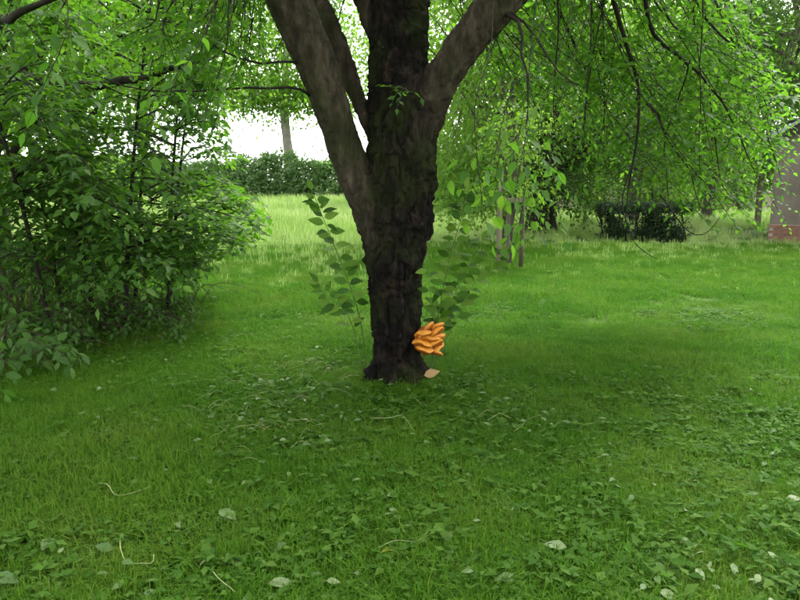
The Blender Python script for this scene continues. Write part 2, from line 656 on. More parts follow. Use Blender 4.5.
def ground_mat():
    m, nt, out = new_mat('lawn_soil')
    tc = N(nt, 'ShaderNodeTexCoord')
    n1 = N(nt, 'ShaderNodeTexNoise', Scale=7.0, Detail=8.0)
    n2 = N(nt, 'ShaderNodeTexNoise', Scale=0.35, Detail=4.0)
    nt.links.new(tc.outputs['Object'], n1.inputs['Vector'])
    nt.links.new(tc.outputs['Object'], n2.inputs['Vector'])
    r1 = ramp(nt, [(0.3, (0.018, 0.032, 0.007)), (0.55, (0.03, 0.06, 0.01)), (0.75, (0.05, 0.05, 0.02))])
    r2 = ramp(nt, [(0.3, (0.04, 0.085, 0.014)), (0.7, (0.07, 0.12, 0.025))])
    nt.links.new(n1.outputs['Fac'], r1.inputs[0])
    nt.links.new(n1.outputs['Fac'], r2.inputs[0])
    mx = N(nt, 'ShaderNodeMix', data_type='RGBA')
    nt.links.new(n2.outputs['Fac'], mx.inputs['Factor'])
    nt.links.new(r1.outputs[0], mx.inputs['A'])
    nt.links.new(r2.outputs[0], mx.inputs['B'])
    pb = N(nt, 'ShaderNodeBsdfPrincipled', Roughness=1.0)
    pb.inputs['Specular IOR Level'].default_value = 0.1
    nt.links.new(mx.outputs['Result'], pb.inputs['Base Color'])
    bp = N(nt, 'ShaderNodeBump', Strength=0.8, Distance=0.03)
    nt.links.new(n1.outputs['Fac'], bp.inputs['Height'])
    nt.links.new(bp.outputs[0], pb.inputs['Normal'])
    nt.links.new(pb.outputs[0], out.inputs['Surface'])
    return m


# ------------------------------------------------------------------ ground
def axis(fine_lo, fine_hi, step, far, growth=1.35):
    a = list(np.arange(fine_lo, fine_hi + 1e-6, step))
    s, x = step, fine_hi
    while x < far:
        s *= growth
        x += s
        a.append(x)
    s, x = step, fine_lo
    b = []
    while x > -far:
        s *= growth
        x -= s
        b.append(x)
    return np.array(b[::-1] + a)


gx, gy = axis(-9, 9, 0.15, 500), axis(-1, 22, 0.15, 500)
XX, YY = np.meshgrid(gx, gy)
ZZ = ground_z(XX.ravel(), YY.ravel())
gv = np.stack([XX.ravel(), YY.ravel(), ZZ], 1)
nx, ny = len(gx), len(gy)
ii = (np.arange(ny - 1)[:, None] * nx + np.arange(nx - 1)[None, :]).ravel()
gf = np.stack([ii, ii + 1, ii + 1 + nx, ii + nx], 1)
gme = bpy.data.meshes.new('ground')
gme.from_pydata(gv.tolist(), [], gf.tolist())
ground = tag(mesh_obj('ground', gme, ground_mat()), kind='structure')


# ------------------------------------------------------------------ the old cherry tree in the middle
TY = 5.35
tree_root = thing('cherry_tree', 'old forked tree with blackish rough bark and orange fungus at its foot', 'tree', (P(397, 385, TY)[0], TY, 0))


def stem(pxs):
    """(px, py, Y, half-width px) -> points and radii"""
    c = np.array([P(a, b, y) for a, b, y, w in pxs])
    r = np.array([w * y / FPX / math.cos(PITCH) for a, b, y, w in pxs])
    return c, r


STEMS = {
    'trunk': [(397, 412, TY, 36), (397, 392, TY, 26.5), (396.5, 370, TY, 22.8), (396, 340, TY, 22.3), (396, 300, TY, 24), (395, 262, TY, 26.5), (394.5, 228, TY, 31.5), (397, 200, TY, 33.5), (402, 165, TY, 32), (403, 130, TY, 31.5), (402, 100, TY, 30)],
    'limb_a': [(386, 240, TY - .02, 20), (371, 208, TY - .04, 18), (356, 178, TY - .06, 16), (345, 148, TY - .08, 16), (331, 105, TY - .1, 17), (315, 60, TY - .13, 18.5), (298, 22, TY - .16, 19.5), (284, -10, TY - .2, 20), (262, -60, TY - .3, 18), (225, -120, TY - .45, 15), (170, -175, TY - .7, 12), (95, -220, TY - 1.0, 8)],
    'limb_b': [(401, 110, TY, 29), (399, 70, TY + .02, 26.5), (399, 35, TY + .04, 25), (400, 0, TY + .08, 24), (404, -60, TY + .18, 22), (402, -130, TY + .4, 20), (415, -210, TY + .7, 15), (405, -290, TY + .9, 9)],
    'limb_c': [(411, 142, TY - .03, 21), (424, 112, TY - .05, 19), (441, 80, TY - .08, 17), (464, 46, TY - .12, 17), (490, 14, TY - .17, 18), (520, -20, TY - .22, 17), (570, -62, TY - .2, 15), (640, -105, TY - .05, 13), (730, -140, TY + .3, 10), (830, -160, TY + .7, 7)],
    'limb_d': [(388, 150, TY + .10, 11), (371, 127, TY + .12, 8), (359, 103, TY + .16, 7), (351, 80, TY + .2, 7.5), (339, 45, TY + .25, 8), (321, 5, TY + .35, 8.5), (290, -60, TY + .7, 8), (260, -120, TY + 1.2, 6)],
    'limb_e': [(395, 80, TY + .15, 16), (384, 40, TY + .22, 13), (368, 0, TY + .32, 13), (345, -60, TY + .7, 11), (325, -130, TY + 1.3, 7)],
}
LIMB_PTS = {}
tmpb = MB()
seg_c, seg_id, seg_r = [], [], []
for k, (nm, pxs) in enumerate(STEMS.items()):
    c, r = stem(pxs)
    cr = spline(np.hstack([c, r[:, None]]), 60)
    tmpb.tube(cr[:, :3], cr[:, 3], 28)
    LIMB_PTS[nm] = cr
    seg_c.append(cr[:, :3]); seg_r.append(cr[:, 3]); seg_id.append(np.full(60, k))
# root flare
rrng = np.random.default_rng(3)
for k in range(7):
    th = k * 0.9 + rrng.uniform(-.2, .2)
    b = np.array([tree_root.location.x, TY, 0.0])
    d = np.array([math.cos(th), math.sin(th), 0])
    tmpb.tube(spline([b + d * .06 + [0, 0, .30], b + d * .14 + [0, 0, .14], b + d * .20 + [0, 0, .04], b + d * .30 + [0, 0, -.06]], 10), np.linspace(.085, .04, 10), 12)
seg_c, seg_r, seg_id = np.vstack(seg_c), np.concatenate(seg_r), np.concatenate(seg_id)
tmp = tmpb.build('raw', None)
rm = tmp.modifiers.new('r', 'REMESH')
rm.mode = 'VOXEL'
rm.voxel_size = 0.0085
sm = tmp.modifiers.new('s', 'SMOOTH')
sm.factor = 0.6
sm.iterations = 10
dg = bpy.context.evaluated_depsgraph_get()
ev = tmp.evaluated_get(dg)
rme = bpy.data.meshes.new_from_object(ev)
bpy.data.objects.remove(tmp)
nv = len(rme.vertices)
co = np.zeros(nv * 3); rme.vertices.foreach_get('co', co); co = co.reshape(-1, 3)
no = np.zeros(nv * 3); rme.vertices.foreach_get('normal', no); no = no.reshape(-1, 3)
base0 = np.array(tree_root.location)
own = np.zeros(nv, int)
wl = np.zeros(nv)
darkseg = (seg_id == 0) | (seg_id == 2)
for a in range(0, nv, 4000):
    d = np.linalg.norm(co[a:a + 4000, None, :] - seg_c[None, :, :], axis=2) / seg_r[None, :]
    own[a:a + 4000] = seg_id[np.argmin(d, axis=1)]
    wl[a:a + 4000] = d[:, darkseg].min(1) - d[:, ~darkseg].min(1)
wl = 1 / (1 + np.exp(-(wl + .25 * fbm(co * 7.0, 3)) * 7))
rough = 1 - .68 * wl
st = np.array([1, 1, 0.30])
ridge = 1 - np.abs(fbm(co * st * 12.0, 4)) * 3.0
crack = np.clip(np.abs(vnoise(co * np.array([1, 1, .42]) * 21.0 + 3.0 * vnoise(co * 6)[:, None] * .3)) / .22, 0, 1)
fine = fbm(co * np.array([1, 1, .6]) * 46.0, 3)
lump = fbm(co * 4.0 + 5, 3)
knob = np.clip(vnoise(co * 9.0 + 31) - 0.35, 0, 1)
burr = np.clip(fbm(co * np.array([1, 1, .7]) * 11.0 + 50, 3) - .12, 0, 1) * np.clip((co[:, 0] - base0[0] - .02) / .12, 0, 1)
disp = rough * (0.028 * ridge - 0.024 + 0.022 * crack + 0.018 * fine + 0.05 * knob + .09 * burr) + 0.022 * lump * (0.4 + 0.6 * rough)
co2 = co + no * disp[:, None]
npoly = len(rme.polygons)
ltot = np.zeros(npoly, int); rme.polygons.foreach_get('loop_total', ltot)
polys = [tuple(p.vertices) for p in rme.polygons]
first = np.array([p[0] for p in polys])
pown = own[first]
base = np.array(tree_root.location)
for k, nm in enumerate(STEMS):
    sel = np.nonzero(pown == k)[0]
    used = np.unique(np.concatenate([polys[i] for i in sel]))
    remap = -np.ones(nv, int); remap[used] = np.arange(len(used))
    me = bpy.data.meshes.new('trunk' if k == 0 else 'limb')
    me.from_pydata((co2[used] - base).tolist(), [], [tuple(remap[list(polys[i])]) for i in sel])
    at = me.attributes.new('smooth_bark', 'FLOAT', 'POINT')
    at.data.foreach_set('value', wl[used].astype(np.float32))
    mesh_obj('trunk' if k == 0 else 'limb', me, M_bark, tree_root)
bpy.data.meshes.remove(rme)

# --- boughs and leaves of that tree
rng = np.random.default_rng(11)
L_main = Leaves()


def px_bough(pts, r0, r1, **kw):
    W = MB()
    out = bough(W, L_main, [P(*q) for q in pts], r0, r1, rng, **kw)
    W.build('branch', M_twig, tree_root)
    return out


# boughs that show clearly in the photograph
px_bough([(310, 95, 5.2), (285, 88, 5.1), (245, 88, 4.9), (200, 92, 4.8), (150, 90, 4.65), (105, 78, 4.5)], .012, .004, every=.16, tlen=.30, leaf=.07)
px_bough([(300, 62, 5.15), (260, 62, 5.0), (225, 52, 4.8), (190, 30, 4.6), (150, 20, 4.4)], .010, .004, every=.12, tlen=.34, leaf=.075)
px_bough([(503, 12, 5.1), (518, 22, 4.95), (523, 40, 4.9), (522, 55, 4.88), (529, 72, 4.85), (530, 95, 4.8)], .016, .006, every=.3, tlen=.25, leaf=.06)
px_bough([(512, 14, 5.05), (528, 26, 4.95), (545, 50, 4.9), (556, 68, 4.8), (575, 85, 4.7)], .011, .004, every=.14, tlen=.28, leaf=.07)
# the drooping boughs on the right
px_bough([(600, -80, 5.2), (612, -20, 5.3), (620, 25, 5.5), (634, 65, 5.7), (637, 105, 5.8), (634, 150, 5.9), (628, 185, 6.0)], .026, .007, every=.1, tlen=.42, leaf=.075, gap=.034, sub=.6, droop=.1, hang=.08)
px_bough([(636, 98, 5.8), (655, 112, 5.9), (668, 135, 6.0), (684, 158, 6.0), (700, 185, 6.1)], .014, .004, every=.09, tlen=.42, leaf=.075, gap=.034, sub=.6, droop=.1, hang=.08)
px_bough([(640, -105, 5.3), (650, 20, 5.6), (678, 58, 5.8), (705, 80, 6.0), (725, 108, 6.2), (748, 150, 6.4)], .022, .005, every=.09, tlen=.42, leaf=.075, gap=.034, sub=.6, droop=.1, hang=.08)
px_bough([(660, -90, 5.3), (700, 10, 5.9), (735, 50, 6.3), (760, 90, 6.7), (778, 135, 7.0)], .016, .004, every=.1, tlen=.42, leaf=.075, gap=.034, sub=.6, droop=.1, hang=.08)
px_bough([(585, -60, 5.2), (606, -5, 5.4), (596, 40, 5.4), (590, 80, 5.5), (586, 130, 5.6)], .010, .003, every=.12, tlen=.42, leaf=.075, gap=.034, sub=.6, droop=.1, hang=.08)
px_bough([(690, 60, 5.9), (672, 110, 6.1), (665, 150, 6.2), (668, 200, 6.3)], .008, .003, every=.08, tlen=.42, leaf=.075, gap=.034, sub=.6, droop=.1, hang=.08)
px_bough([(710, 90, 6.1), (715, 140, 6.3), (722, 185, 6.4), (738, 205, 6.5)], .008, .003, every=.08, tlen=.42, leaf=.075, gap=.034, sub=.6, droop=.1, hang=.08)
px_bough([(560, -40, 5.0), (560, 20, 5.2), (556, 60, 5.3), (552, 100, 5.4), (556, 130, 5.4)], .008, .003, every=.1, tlen=.34, leaf=.064, gap=.03, sub=.4)
limc = LIMB_PTS['limb_c'][:, :3]


def edge_free(p):
    x, y, d = project(p)
    return ~((x > 772) & (y < 75) & (y > -25))


drng = np.random.default_rng(17)
for k in range(60):
    if k < 46:
        x1 = drng.uniform(575, 745); ye = drng.uniform(70, 212); Y = drng.uniform(5.2, 8.2)
        if x1 > 715:
            ye = min(ye, 150)
    else:
        x1 = drng.uniform(470, 590); ye = drng.uniform(40, 125); Y = drng.uniform(5.9, 8.0)
    dx = drng.uniform(-20, 120)
    s0 = limc[drng.integers(30, 58)]
    e0 = P(x1 - dx * .8, -30 - abs(dx) * .5, Y)
    W = MB()
    bough(W, L_main, [s0, (s0 + e0) / 2 + [0, 0, .25], e0, P(x1, ye * .45, Y + .1), P(min(x1 + dx, 775), ye, Y + .2)], .010, .003, drng,
          ok=edge_free, every=.10, tlen=.46, leaf=.082, gap=.039, sub=.6, t0=.35, droop=.08, hang=.05, jit=.3)
    W.build('branch', M_twig, tree_root)
lima = LIMB_PTS['limb_a'][:, :3]
for k in range(26):
    x1 = drng.uniform(150, 312); ye = drng.uniform(15, 98) if x1 > 200 else drng.uniform(10, 80); Y = drng.uniform(4.0, 6.4) if x1 < 235 else drng.uniform(5.7, 7.0)
    s0 = lima[drng.integers(34, 56)]
    e0 = P(x1 + 10, -30, Y)
    W = MB()
    bough(W, L_main, [s0, (s0 + e0) / 2 + [0, 0, .2], e0, P(x1 + drng.normal(0, 8), ye * .5, Y), P(x1 - drng.uniform(0, 25), ye, Y)], .009, .003, drng,
          every=.10, tlen=.34, leaf=.07, gap=.034, sub=.45, t0=.4, droop=.2, hang=.12)
    W.build('branch', M_twig, tree_root)
# bare hanging ends low on the right
for pts in ([(634, 160, 5.9), (622, 200, 5.9), (632, 238, 5.85), (645, 252, 5.8), (657, 259, 5.8)],
            [(690, 165, 6.1), (696, 195, 6.1), (704, 210, 6.1), (722, 208, 6.1)],
            [(660, 195, 6.3), (685, 228, 6.1), (700, 235, 6.1), (712, 228, 6.1), (720, 217, 6.1)]):
    W = MB()
    W.tube(spline([P(*q) for q in pts], 14), np.linspace(.006, .003, 14), 5)
    W.build('branch', M_twig, tree_root)
# a near spray of big leaves hanging right of the trunk
px_bough([(560, -40, 3.6), (540, 30, 3.5), (520, 80, 3.4), (505, 120, 3.3), (496, 150, 3.25), (500, 185, 3.2)], .0032, .0015, every=.11, tlen=.26, leaf=.082, gap=.045, t0=.5, droop=.7)
px_bough([(580, -20, 3.7), (560, 50, 3.6), (548, 100, 3.5), (540, 135, 3.45), (538, 165, 3.4)], .0032, .0015, every=.12, tlen=.24, leaf=.082, gap=.045, t0=.45, droop=.7)
px_bough([(500, -30, 3.9), (490, 40, 3.7), (482, 90, 3.5), (476, 130, 3.4), (474, 170, 3.35), (480, 200, 3.3)], .003, .002, every=.09, tlen=.24, leaf=.085, gap=.042, t0=.55, droop=.5)
px_bough([(540, -30, 4.4), (530, 60, 4.2), (524, 110, 4.1), (522, 150, 4.0), (524, 190, 4.0), (520, 225, 4.0)], .003, .002, every=.08, tlen=.28, leaf=.085, gap=.04, t0=.55, droop=.5)
px_bough([(600, -30, 4.0), (570, 60, 3.9), (552, 120, 3.8), (548, 160, 3.75), (556, 200, 3.7)], .003, .002, every=.10, tlen=.24, leaf=.08, gap=.042, t0=.55, droop=.5)
px_bough([(230, -60, 3.4), (215, 0, 3.3), (196, 45, 3.2), (180, 80, 3.15), (172, 110, 3.1)], .003, .002, every=.10, tlen=.24, leaf=.085, gap=.042, t0=.4, droop=.4)
px_bough([(60, -60, 3.3), (70, 0, 3.2), (66, 40, 3.1), (50, 75, 3.05)], .003, .002, every=.10, tlen=.26, leaf=.085, gap=.042, t0=.3, droop=.4)
# small sprout in the fork
W = MB()
for q in range(5):
    d = np.array([rng.normal(0, .6), -0.6, rng.uniform(-.1, .6)])
    twig(W, L_main, P(398 + q * 3, 92, TY - .26), d, rng.uniform(.14, .26), rng, .002, .045, .065, .4)
W.build('twig', M_greentwig, tree_root)

# the rest of the crown: boughs leaving the limbs in all directions, the last ones added for shade
def crown_keep(p):
    x, y, d = project(p)
    infr = (d > .2) & (x > -20) & (x < 820) & (y > -20)
    lim = np.interp(x, [0, 120, 200, 240, 300, 345, 360, 430, 440, 560, 600, 700, 760, 800], [150, 120, 95, 100, 98, 80, 60, 60, 110, 120, 190, 200, 180, -10])
    lim = lim * (0.75 + 0.3 * vnoise(np.stack([x / 45, y / 45, d], 1)))
    # keep the stem faces free
    near = (d < 5.3) & (x > 255) & (x < 535) & (y > -20)
    near = near | ((x > 770) & (y < 75))
    return ~(infr & ((y > lim) | near)) & (d > -3.5) & ~((d < 2.2) & infr)


L_crown = Leaves()
CW = [MB() for _ in range(12)]
starts = []
for nm in ('limb_a', 'limb_b', 'limb_c', 'limb_d', 'limb_e'):
    cr = LIMB_PTS[nm]
    for q in cr[25:]:
        starts.append(q[:3])
starts = np.array(starts)
starts = starts[starts[:, 2] > 2.9]
for k in range(120):
    s = starts[rng.integers(len(starts))]
    th = rng.uniform(0, 2 * math.pi)
    ln = rng.uniform(1.4, 3.4)
    if k >= 92:  # extra boughs towards the camera, added overhead to shade the near lawn
        th = rng.uniform(-2.4, -.7)
        ln = rng.uniform(2.6, 4.8)
    out = np.array([math.cos(th), math.sin(th), 0])
    if s[0] * out[0] < 0 and rng.random() < .6:
        out[0] = -out[0]
    rise = rng.uniform(-.15, .55)
    p1 = s + out * ln * .35 + [0, 0, ln * (.18 + rise * .3)]
    p2 = s + out * ln * .7 + [0, 0, ln * (.12 + rise * .4)]
    p3 = s + out * ln + [0, 0, ln * (-.15 + rise * .4)]
    bough(CW[k % 12], L_crown, [s, p1, p2, p3], .02, .005, rng, every=.15, tlen=.5, gap=.04, leaf=.075, t0=.2, sub=.7, ok=crown_keep)


Lc = L_crown.filtered(crown_keep)
L_main.add(*Lc.done())
for k, W in enumerate(CW):
    W.build('branch', M_twig, tree_root)
foliage(tree_root, L_main, M_leaf, 300, 8)

# ------------------------------------------------------------------ the orange bracket fungus
M_fungus, nt, out = new_mat('orange_fungus')
tc = N(nt, 'ShaderNodeTexCoord')
nz = N(nt, 'ShaderNodeTexNoise', Scale=22.0, Detail=4.0)
nt.links.new(tc.outputs['Object'], nz.inputs['Vector'])
at = N(nt, 'ShaderNodeAttribute', attribute_name='rim')
mr = N(nt, 'ShaderNodeMath', operation='MULTIPLY_ADD')
mr.inputs[1].default_value = 0.35
nt.links.new(nz.outputs['Fac'], mr.inputs[0])
nt.links.new(at.outputs['Fac'], mr.inputs[2])
rp = ramp(nt, [(0.1, (0.22, 0.055, 0.002)), (0.65, (0.38, 0.115, 0.003)), (1.0, (0.53, 0.21, 0.014))])
nt.links.new(mr.outputs[0], rp.inputs[0])
pb = N(nt, 'ShaderNodeBsdfPrincipled', Roughness=0.6)
pb.inputs['Subsurface Weight'].default_value = 0.15
pb.inputs['Subsurface Radius'].default_value = (0.02, 0.008, 0.002)
nt.links.new(rp.outputs[0], pb.inputs['Base Color'])
bp = N(nt, 'ShaderNodeBump', Strength=0.25, Distance=0.01)
nt.links.new(nz.outputs['Fac'], bp.inputs['Height'])
nt.links.new(bp.outputs[0], pb.inputs['Normal'])
nt.links.new(pb.outputs[0], out.inputs['Surface'])

FY = 5.17
fung = thing('bracket_fungus', 'bright orange layered bracket fungus on the lower right of the dark trunk', 'fungus', P(424, 350, FY + .08))


def fungus_cap(center, az, reach, width, thick, tilt, seed):
    rg = np.random.default_rng(seed)
    nu, nr = 28, 9
    ph = rg.uniform(0, 6, 3)
    roll = rg.uniform(-.4, .4)
    tilt = tilt + rg.uniform(-.12, .12)
    v, rim = [], []
    fac = []
    for side in (0, 1):
        for j in range(nr):
            r = j / (nr - 1)
            for i in range(nu):
                u = i / (nu - 1) * 2 - 1
                a = u * 1.45
                lobe = 1 + .18 * math.sin(3.6 * u + ph[0]) + .05 * math.sin(8 * u + ph[1])
                x = math.cos(a) * reach * r * lobe
                y = math.sin(a) * width * (0.18 + .82 * r) * lobe * .62
                wave = .085 * reach * math.sin(4.5 * u + ph[2]) * r ** 2 + .022 * reach * math.sin(9 * u + ph[0]) * r ** 3
                t = thick * math.sqrt(max(0.0, 1 - r ** 4)) * (1.15 - .5 * r) + .0015
                z = wave + roll * y + tilt * x - .16 * reach * r * r + (t * .5 if side == 0 else -t * .7)
                v.append((x, y, z)); rim.append(r if side == 0 else .5 * r)
    for s in (0, 1):
        o = s * nu * nr
        for j in range(nr - 1):
            for i in range(nu - 1):
                q = (o + j * nu + i, o + j * nu + i + 1, o + (j + 1) * nu + i + 1, o + (j + 1) * nu + i)
                fac.append(q[::-1] if s == 0 else q)
    o2 = nu * nr
    for i in range(nu - 1):
        a = (nr - 1) * nu + i
        fac.append((a + 1, a, o2 + a, o2 + a + 1))
    for j in range(nr - 1):
        for i in (0, nu - 1):
            a = j * nu + i
            q = (a, a + nu, o2 + a + nu, o2 + a)
            fac.append(q if i == 0 else q[::-1])
    v = np.array(v)
    ca, sa = math.cos(az), math.sin(az)
    w = np.stack([v[:, 0] * ca - v[:, 1] * sa, v[:, 0] * sa + v[:, 1] * ca, v[:, 2]], 1) + np.asarray(center) - wloc(fung)
    me = bpy.data.meshes.new('cap')
    me.from_pydata(w.tolist(), [], fac)
    at = me.attributes.new('rim', 'FLOAT', 'POINT')
    at.data.foreach_set('value', np.array(rim, np.float32))
    mesh_obj('cap', me, M_fungus, fung)


# az: direction in which the shelf grows (0 = +x, -90 deg = towards the camera)
FUNGUS = [(430, 327, 0, -55, .06, .075, .045, .85, 1), (435, 329, .04, -20, .075, .09, .05, .7, 2), (425, 333, 0, -86, .115, .115, .045, .42, 3),
          (433, 334, .01, -52, .12, .11, .05, .5, 8), (437, 338, .04, -15, .08, .12, .05, .5, 4), (430, 338, 0, -66, .11, .13, .05, .34, 10),
          (425, 341, 0, -88, .12, .12, .045, .26, 5), (434, 343, .02, -45, .115, .12, .05, .28, 6), (437, 346, .04, -12, .075, .11, .045, .2, 9),
          (427, 347.5, .01, -76, .105, .13, .042, .14, 7), (433, 350, .03, -40, .09, .12, .04, .1, 11)]
# fleshy core that joins the shelves to the bark
th, ph = np.meshgrid(np.linspace(0, 2 * math.pi, 25)[:-1], np.linspace(.05, math.pi - .05, 14))
sv = np.stack([np.sin(ph) * np.cos(th), np.sin(ph) * np.sin(th), np.cos(ph)], 2).reshape(-1, 3)
sv = sv * (1 + .25 * fbm(sv * 2.2, 3))[:, None] * [.085, .07, .115] + P(425, 340, FY + .07)
core = MB()
core.add(sv, [(j * 24 + i, (j + 1) * 24 + i, (j + 1) * 24 + (i + 1) % 24, j * 24 + (i + 1) % 24) for j in range(13) for i in range(24)] + [tuple(range(24)), tuple(range(13 * 24 + 23, 13 * 24 - 1, -1))])
core.build('core', M_fungus, fung)
for fx, fy, dy, az, rc, wd, tk_, tl, sd_ in FUNGUS:
    fx -= 2.0
    fungus_cap(P(fx, fy, FY + dy), R(az), rc, wd, tk_, tl, sd_)

# ------------------------------------------------------------------ shoots at the foot of the trunk
M_sucker = leaf_mat('sucker_leaf', [(0.014, 0.044, 0.004), (0.030, 0.085, 0.007), (0.055, 0.125, 0.012), (0.10, 0.18, 0.025)], [(0.08, 0.2, 0.01), (0.11, 0.26, 0.012), (0.16, 0.32, 0.02), (0.22, 0.38, 0.03)], .3, .6, .15)


def shoot(label, pts, r0, leaf, every, seed, lo=0.25, group='leafy suckers at the foot of the tree'):
    rg = np.random.default_rng(seed)
    c = np.array([P(*q) for q in pts])
    c[0][2] = gz(c[0][0], c[0][1]) - 0.02
    o = thing('sucker_shoot', label, 'shoot', c[0], group)
    path = spline(c, 24)
    W = MB()
    W.tube(path, np.linspace(r0, r0 * .3, 24), 6)
    W.build('stem', M_greentwig, o)
    L = Leaves()
    ln = np.sum(np.linalg.norm(np.diff(path, axis=0), axis=1))
    m = int(ln * (1 - lo) / every)
    for k in range(m):
        t = lo + (1 - lo) * (k + .5) / m
        f = t * 23
        i = min(int(f), 22)
        p = path[i] + (path[i + 1] - path[i]) * (f - i)
        tan = norm(path[i + 1] - path[i])
        for s in (-1, 1):
            if rg.random() < .12:
                continue
            ax = np.array([s * rg.uniform(.6, 1), rg.normal(-.15, .5), rg.normal(-.12, .3)]) + tan * rg.uniform(.1, .5)
            st = p + ax * .012
            L.add(st, ax, np.array([0, -.75, .65]) + rg.normal(0, .3, 3), leaf * rg.uniform(.75, 1.15) * (1.1 - .3 * t))
    L.add(path[-1], path[-1] - path[-2], np.array([0, -.6, .6]), leaf * .7)
    foliage(o, L, M_sucker, 300, 3)
    return o


shoot('tall thin leafy shoot leaning left of the trunk', [(366, 372, 5.35), (362, 330, 5.3), (352, 292, 5.25), (338, 255, 5.2), (322, 215, 5.2), (312, 190, 5.2)], .006, .13, .052, 31, lo=.33)
shoot('short bushy shoot with grey-green leaves close to the trunk, left side', [(364, 375, 5.3), (356, 338, 5.2), (346, 312, 5.1), (330, 298, 5.05), (318, 282, 5.0)], .005, .135, .06, 32, lo=.30)
shoot('tall upright leafy shoot rising right of the trunk', [(430, 384, 5.45), (436, 335, 5.45), (442, 295, 5.45), (452, 250, 5.45), (462, 215, 5.45), (466, 188, 5.45)], .006, .14, .042, 33, lo=.25)
shoot('lower leaning shoot spreading right, behind the orange fungus', [(430, 380, 5.5), (440, 330, 5.5), (452, 300, 5.5), (468, 268, 5.5), (482, 240, 5.5)], .005, .13, .05, 34, lo=.22)
shoot('thin leafy shoot arching furthest right over the lawn behind the trunk', [(436, 378, 5.6), (450, 330, 5.6), (470, 290, 5.6), (494, 262, 5.6), (510, 248, 5.6)], .004, .14, .07, 36, lo=.3)
shoot('stubby leafy shoot pressed against the right edge of the trunk', [(428, 384, 5.42), (434, 330, 5.35), (432, 302, 5.2), (429, 285, 5.1), (428, 268, 5.08)], .004, .10, .08, 35, lo=.6)

# ------------------------------------------------------------------ the big shrub on the left
shr = np.random.default_rng(41)
L_sh = Leaves()


def shrub_keep(p):
    x, y, d = project(p)
    lim = np.interp(y, [-50, 30, 60, 100, 130, 150, 180, 205, 228, 245, 260, 290, 330, 365], [250, 245, 238, 226, 222, 236, 240, 255, 272, 258, 215, 195, 150, 40])
    lim = lim + 14 * vnoise(np.stack([x / 22, y / 22, d * 2], 1))
    hole = (((x - 118) / 30) ** 2 + ((y - 158) / 24) ** 2 < 1) | (((x - 178) / 30) ** 2 + ((y - 152) / 17) ** 2 < 1)
    rnd = vnoise(p * 7.0 + 3) > 0.2
    inf = d > 0
    z0 = ground_z(p[:, 0], p[:, 1])
    low = inf & (y > 305 + 14 * vnoise(np.stack([x / 25, d, d * 0], 1)))
    return ~(inf & (x > lim) & (y > -60)) & ~low & ~(hole & rnd) & (p[:, 2] > z0 + .06) & (d > 4.3)


shrub_root = thing('hazel_shrub', 'large spreading leafy shrub with layered branches filling the left side', 'shrub', (-3.3, 7.6, 0))
SW = {}
bases = [(-3.0, 7.4), (-3.6, 7.0), (-3.9, 7.9), (-3.2, 8.2), (-2.7, 7.9), (-4.3, 7.3), (-3.4, 7.6), (-2.9, 8.6)]
for bi, (bx, by) in enumerate(bases):
    th = math.atan2(by - 7.6, bx + 3.3)
    lean = np.array([math.cos(th), math.sin(th), 0]) * shr.uniform(.3, .8)
    h = shr.uniform(2.6, 3.6)
    b = np.array([bx, by, gz(bx, by) - .05])
    path = spline([b, b + lean * .25 + [0, 0, h * .35], b + lean * .6 + [0, 0, h * .7], b + lean + [0, 0, h]], 20)
    W = MB()
    W.tube(path, np.linspace(.028, .008, 20), 7)
    W.build('stem', M_twig, shrub_root)
    W = MB()
    for k in range(27):
        t = shr.uniform(.2, 1.0)
        i = min(int(t * 19), 18)
        s = path[i]
        a = shr.uniform(0, 2 * math.pi)
        if shr.random() < .4:
            a = shr.uniform(-1.2, .6)
        out = np.array([math.cos(a), math.sin(a), 0])
        ln = shr.uniform(.7, 1.7) * (1.1 - .35 * t)
        bough(W, L_sh, [s, s + out * ln * .4 + [0, 0, ln * .16], s + out * ln * .75 + [0, 0, ln * .12], s + out * ln + [0, 0, -ln * .10]],
              .009, .003, shr, every=.10, tlen=.42, gap=.045, leaf=.125, droop=.10, flat=1.0, sub=.6, ok=shrub_keep, hang=.06, jit=.27)
    W.build('branch', M_twig, shrub_root)
# branch reaching out over the meadow
W = MB()
for pts in ([(120, 200, 7.6), (170, 205, 7.3), (215, 212, 7.1), (250, 222, 7.0), (268, 228, 7.0)],
            [(110, 215, 7.4), (160, 225, 7.2), (205, 232, 7.0), (240, 240, 6.9)],
            [(100, 150, 7.6), (150, 158, 7.4), (200, 160, 7.2), (238, 160, 7.1)],
            [(90, 180, 7.4), (150, 180, 7.2), (200, 185, 7.1), (232, 186, 7.0)],
            [(90, 250, 7.2), (140, 255, 7.0), (180, 258, 6.9), (205, 270, 6.8)]):
    bough(W, L_sh, [P(*q) for q in pts], .012, .004, shr, every=.09, tlen=.38, gap=.045, leaf=.12, droop=.10, flat=1.0, sub=.6, ok=shrub_keep, hang=.06, jit=.27)
W.build('branch', M_twig, shrub_root)


foliage(shrub_root, L_sh.filtered(shrub_keep), M_shrub, 300, 7)

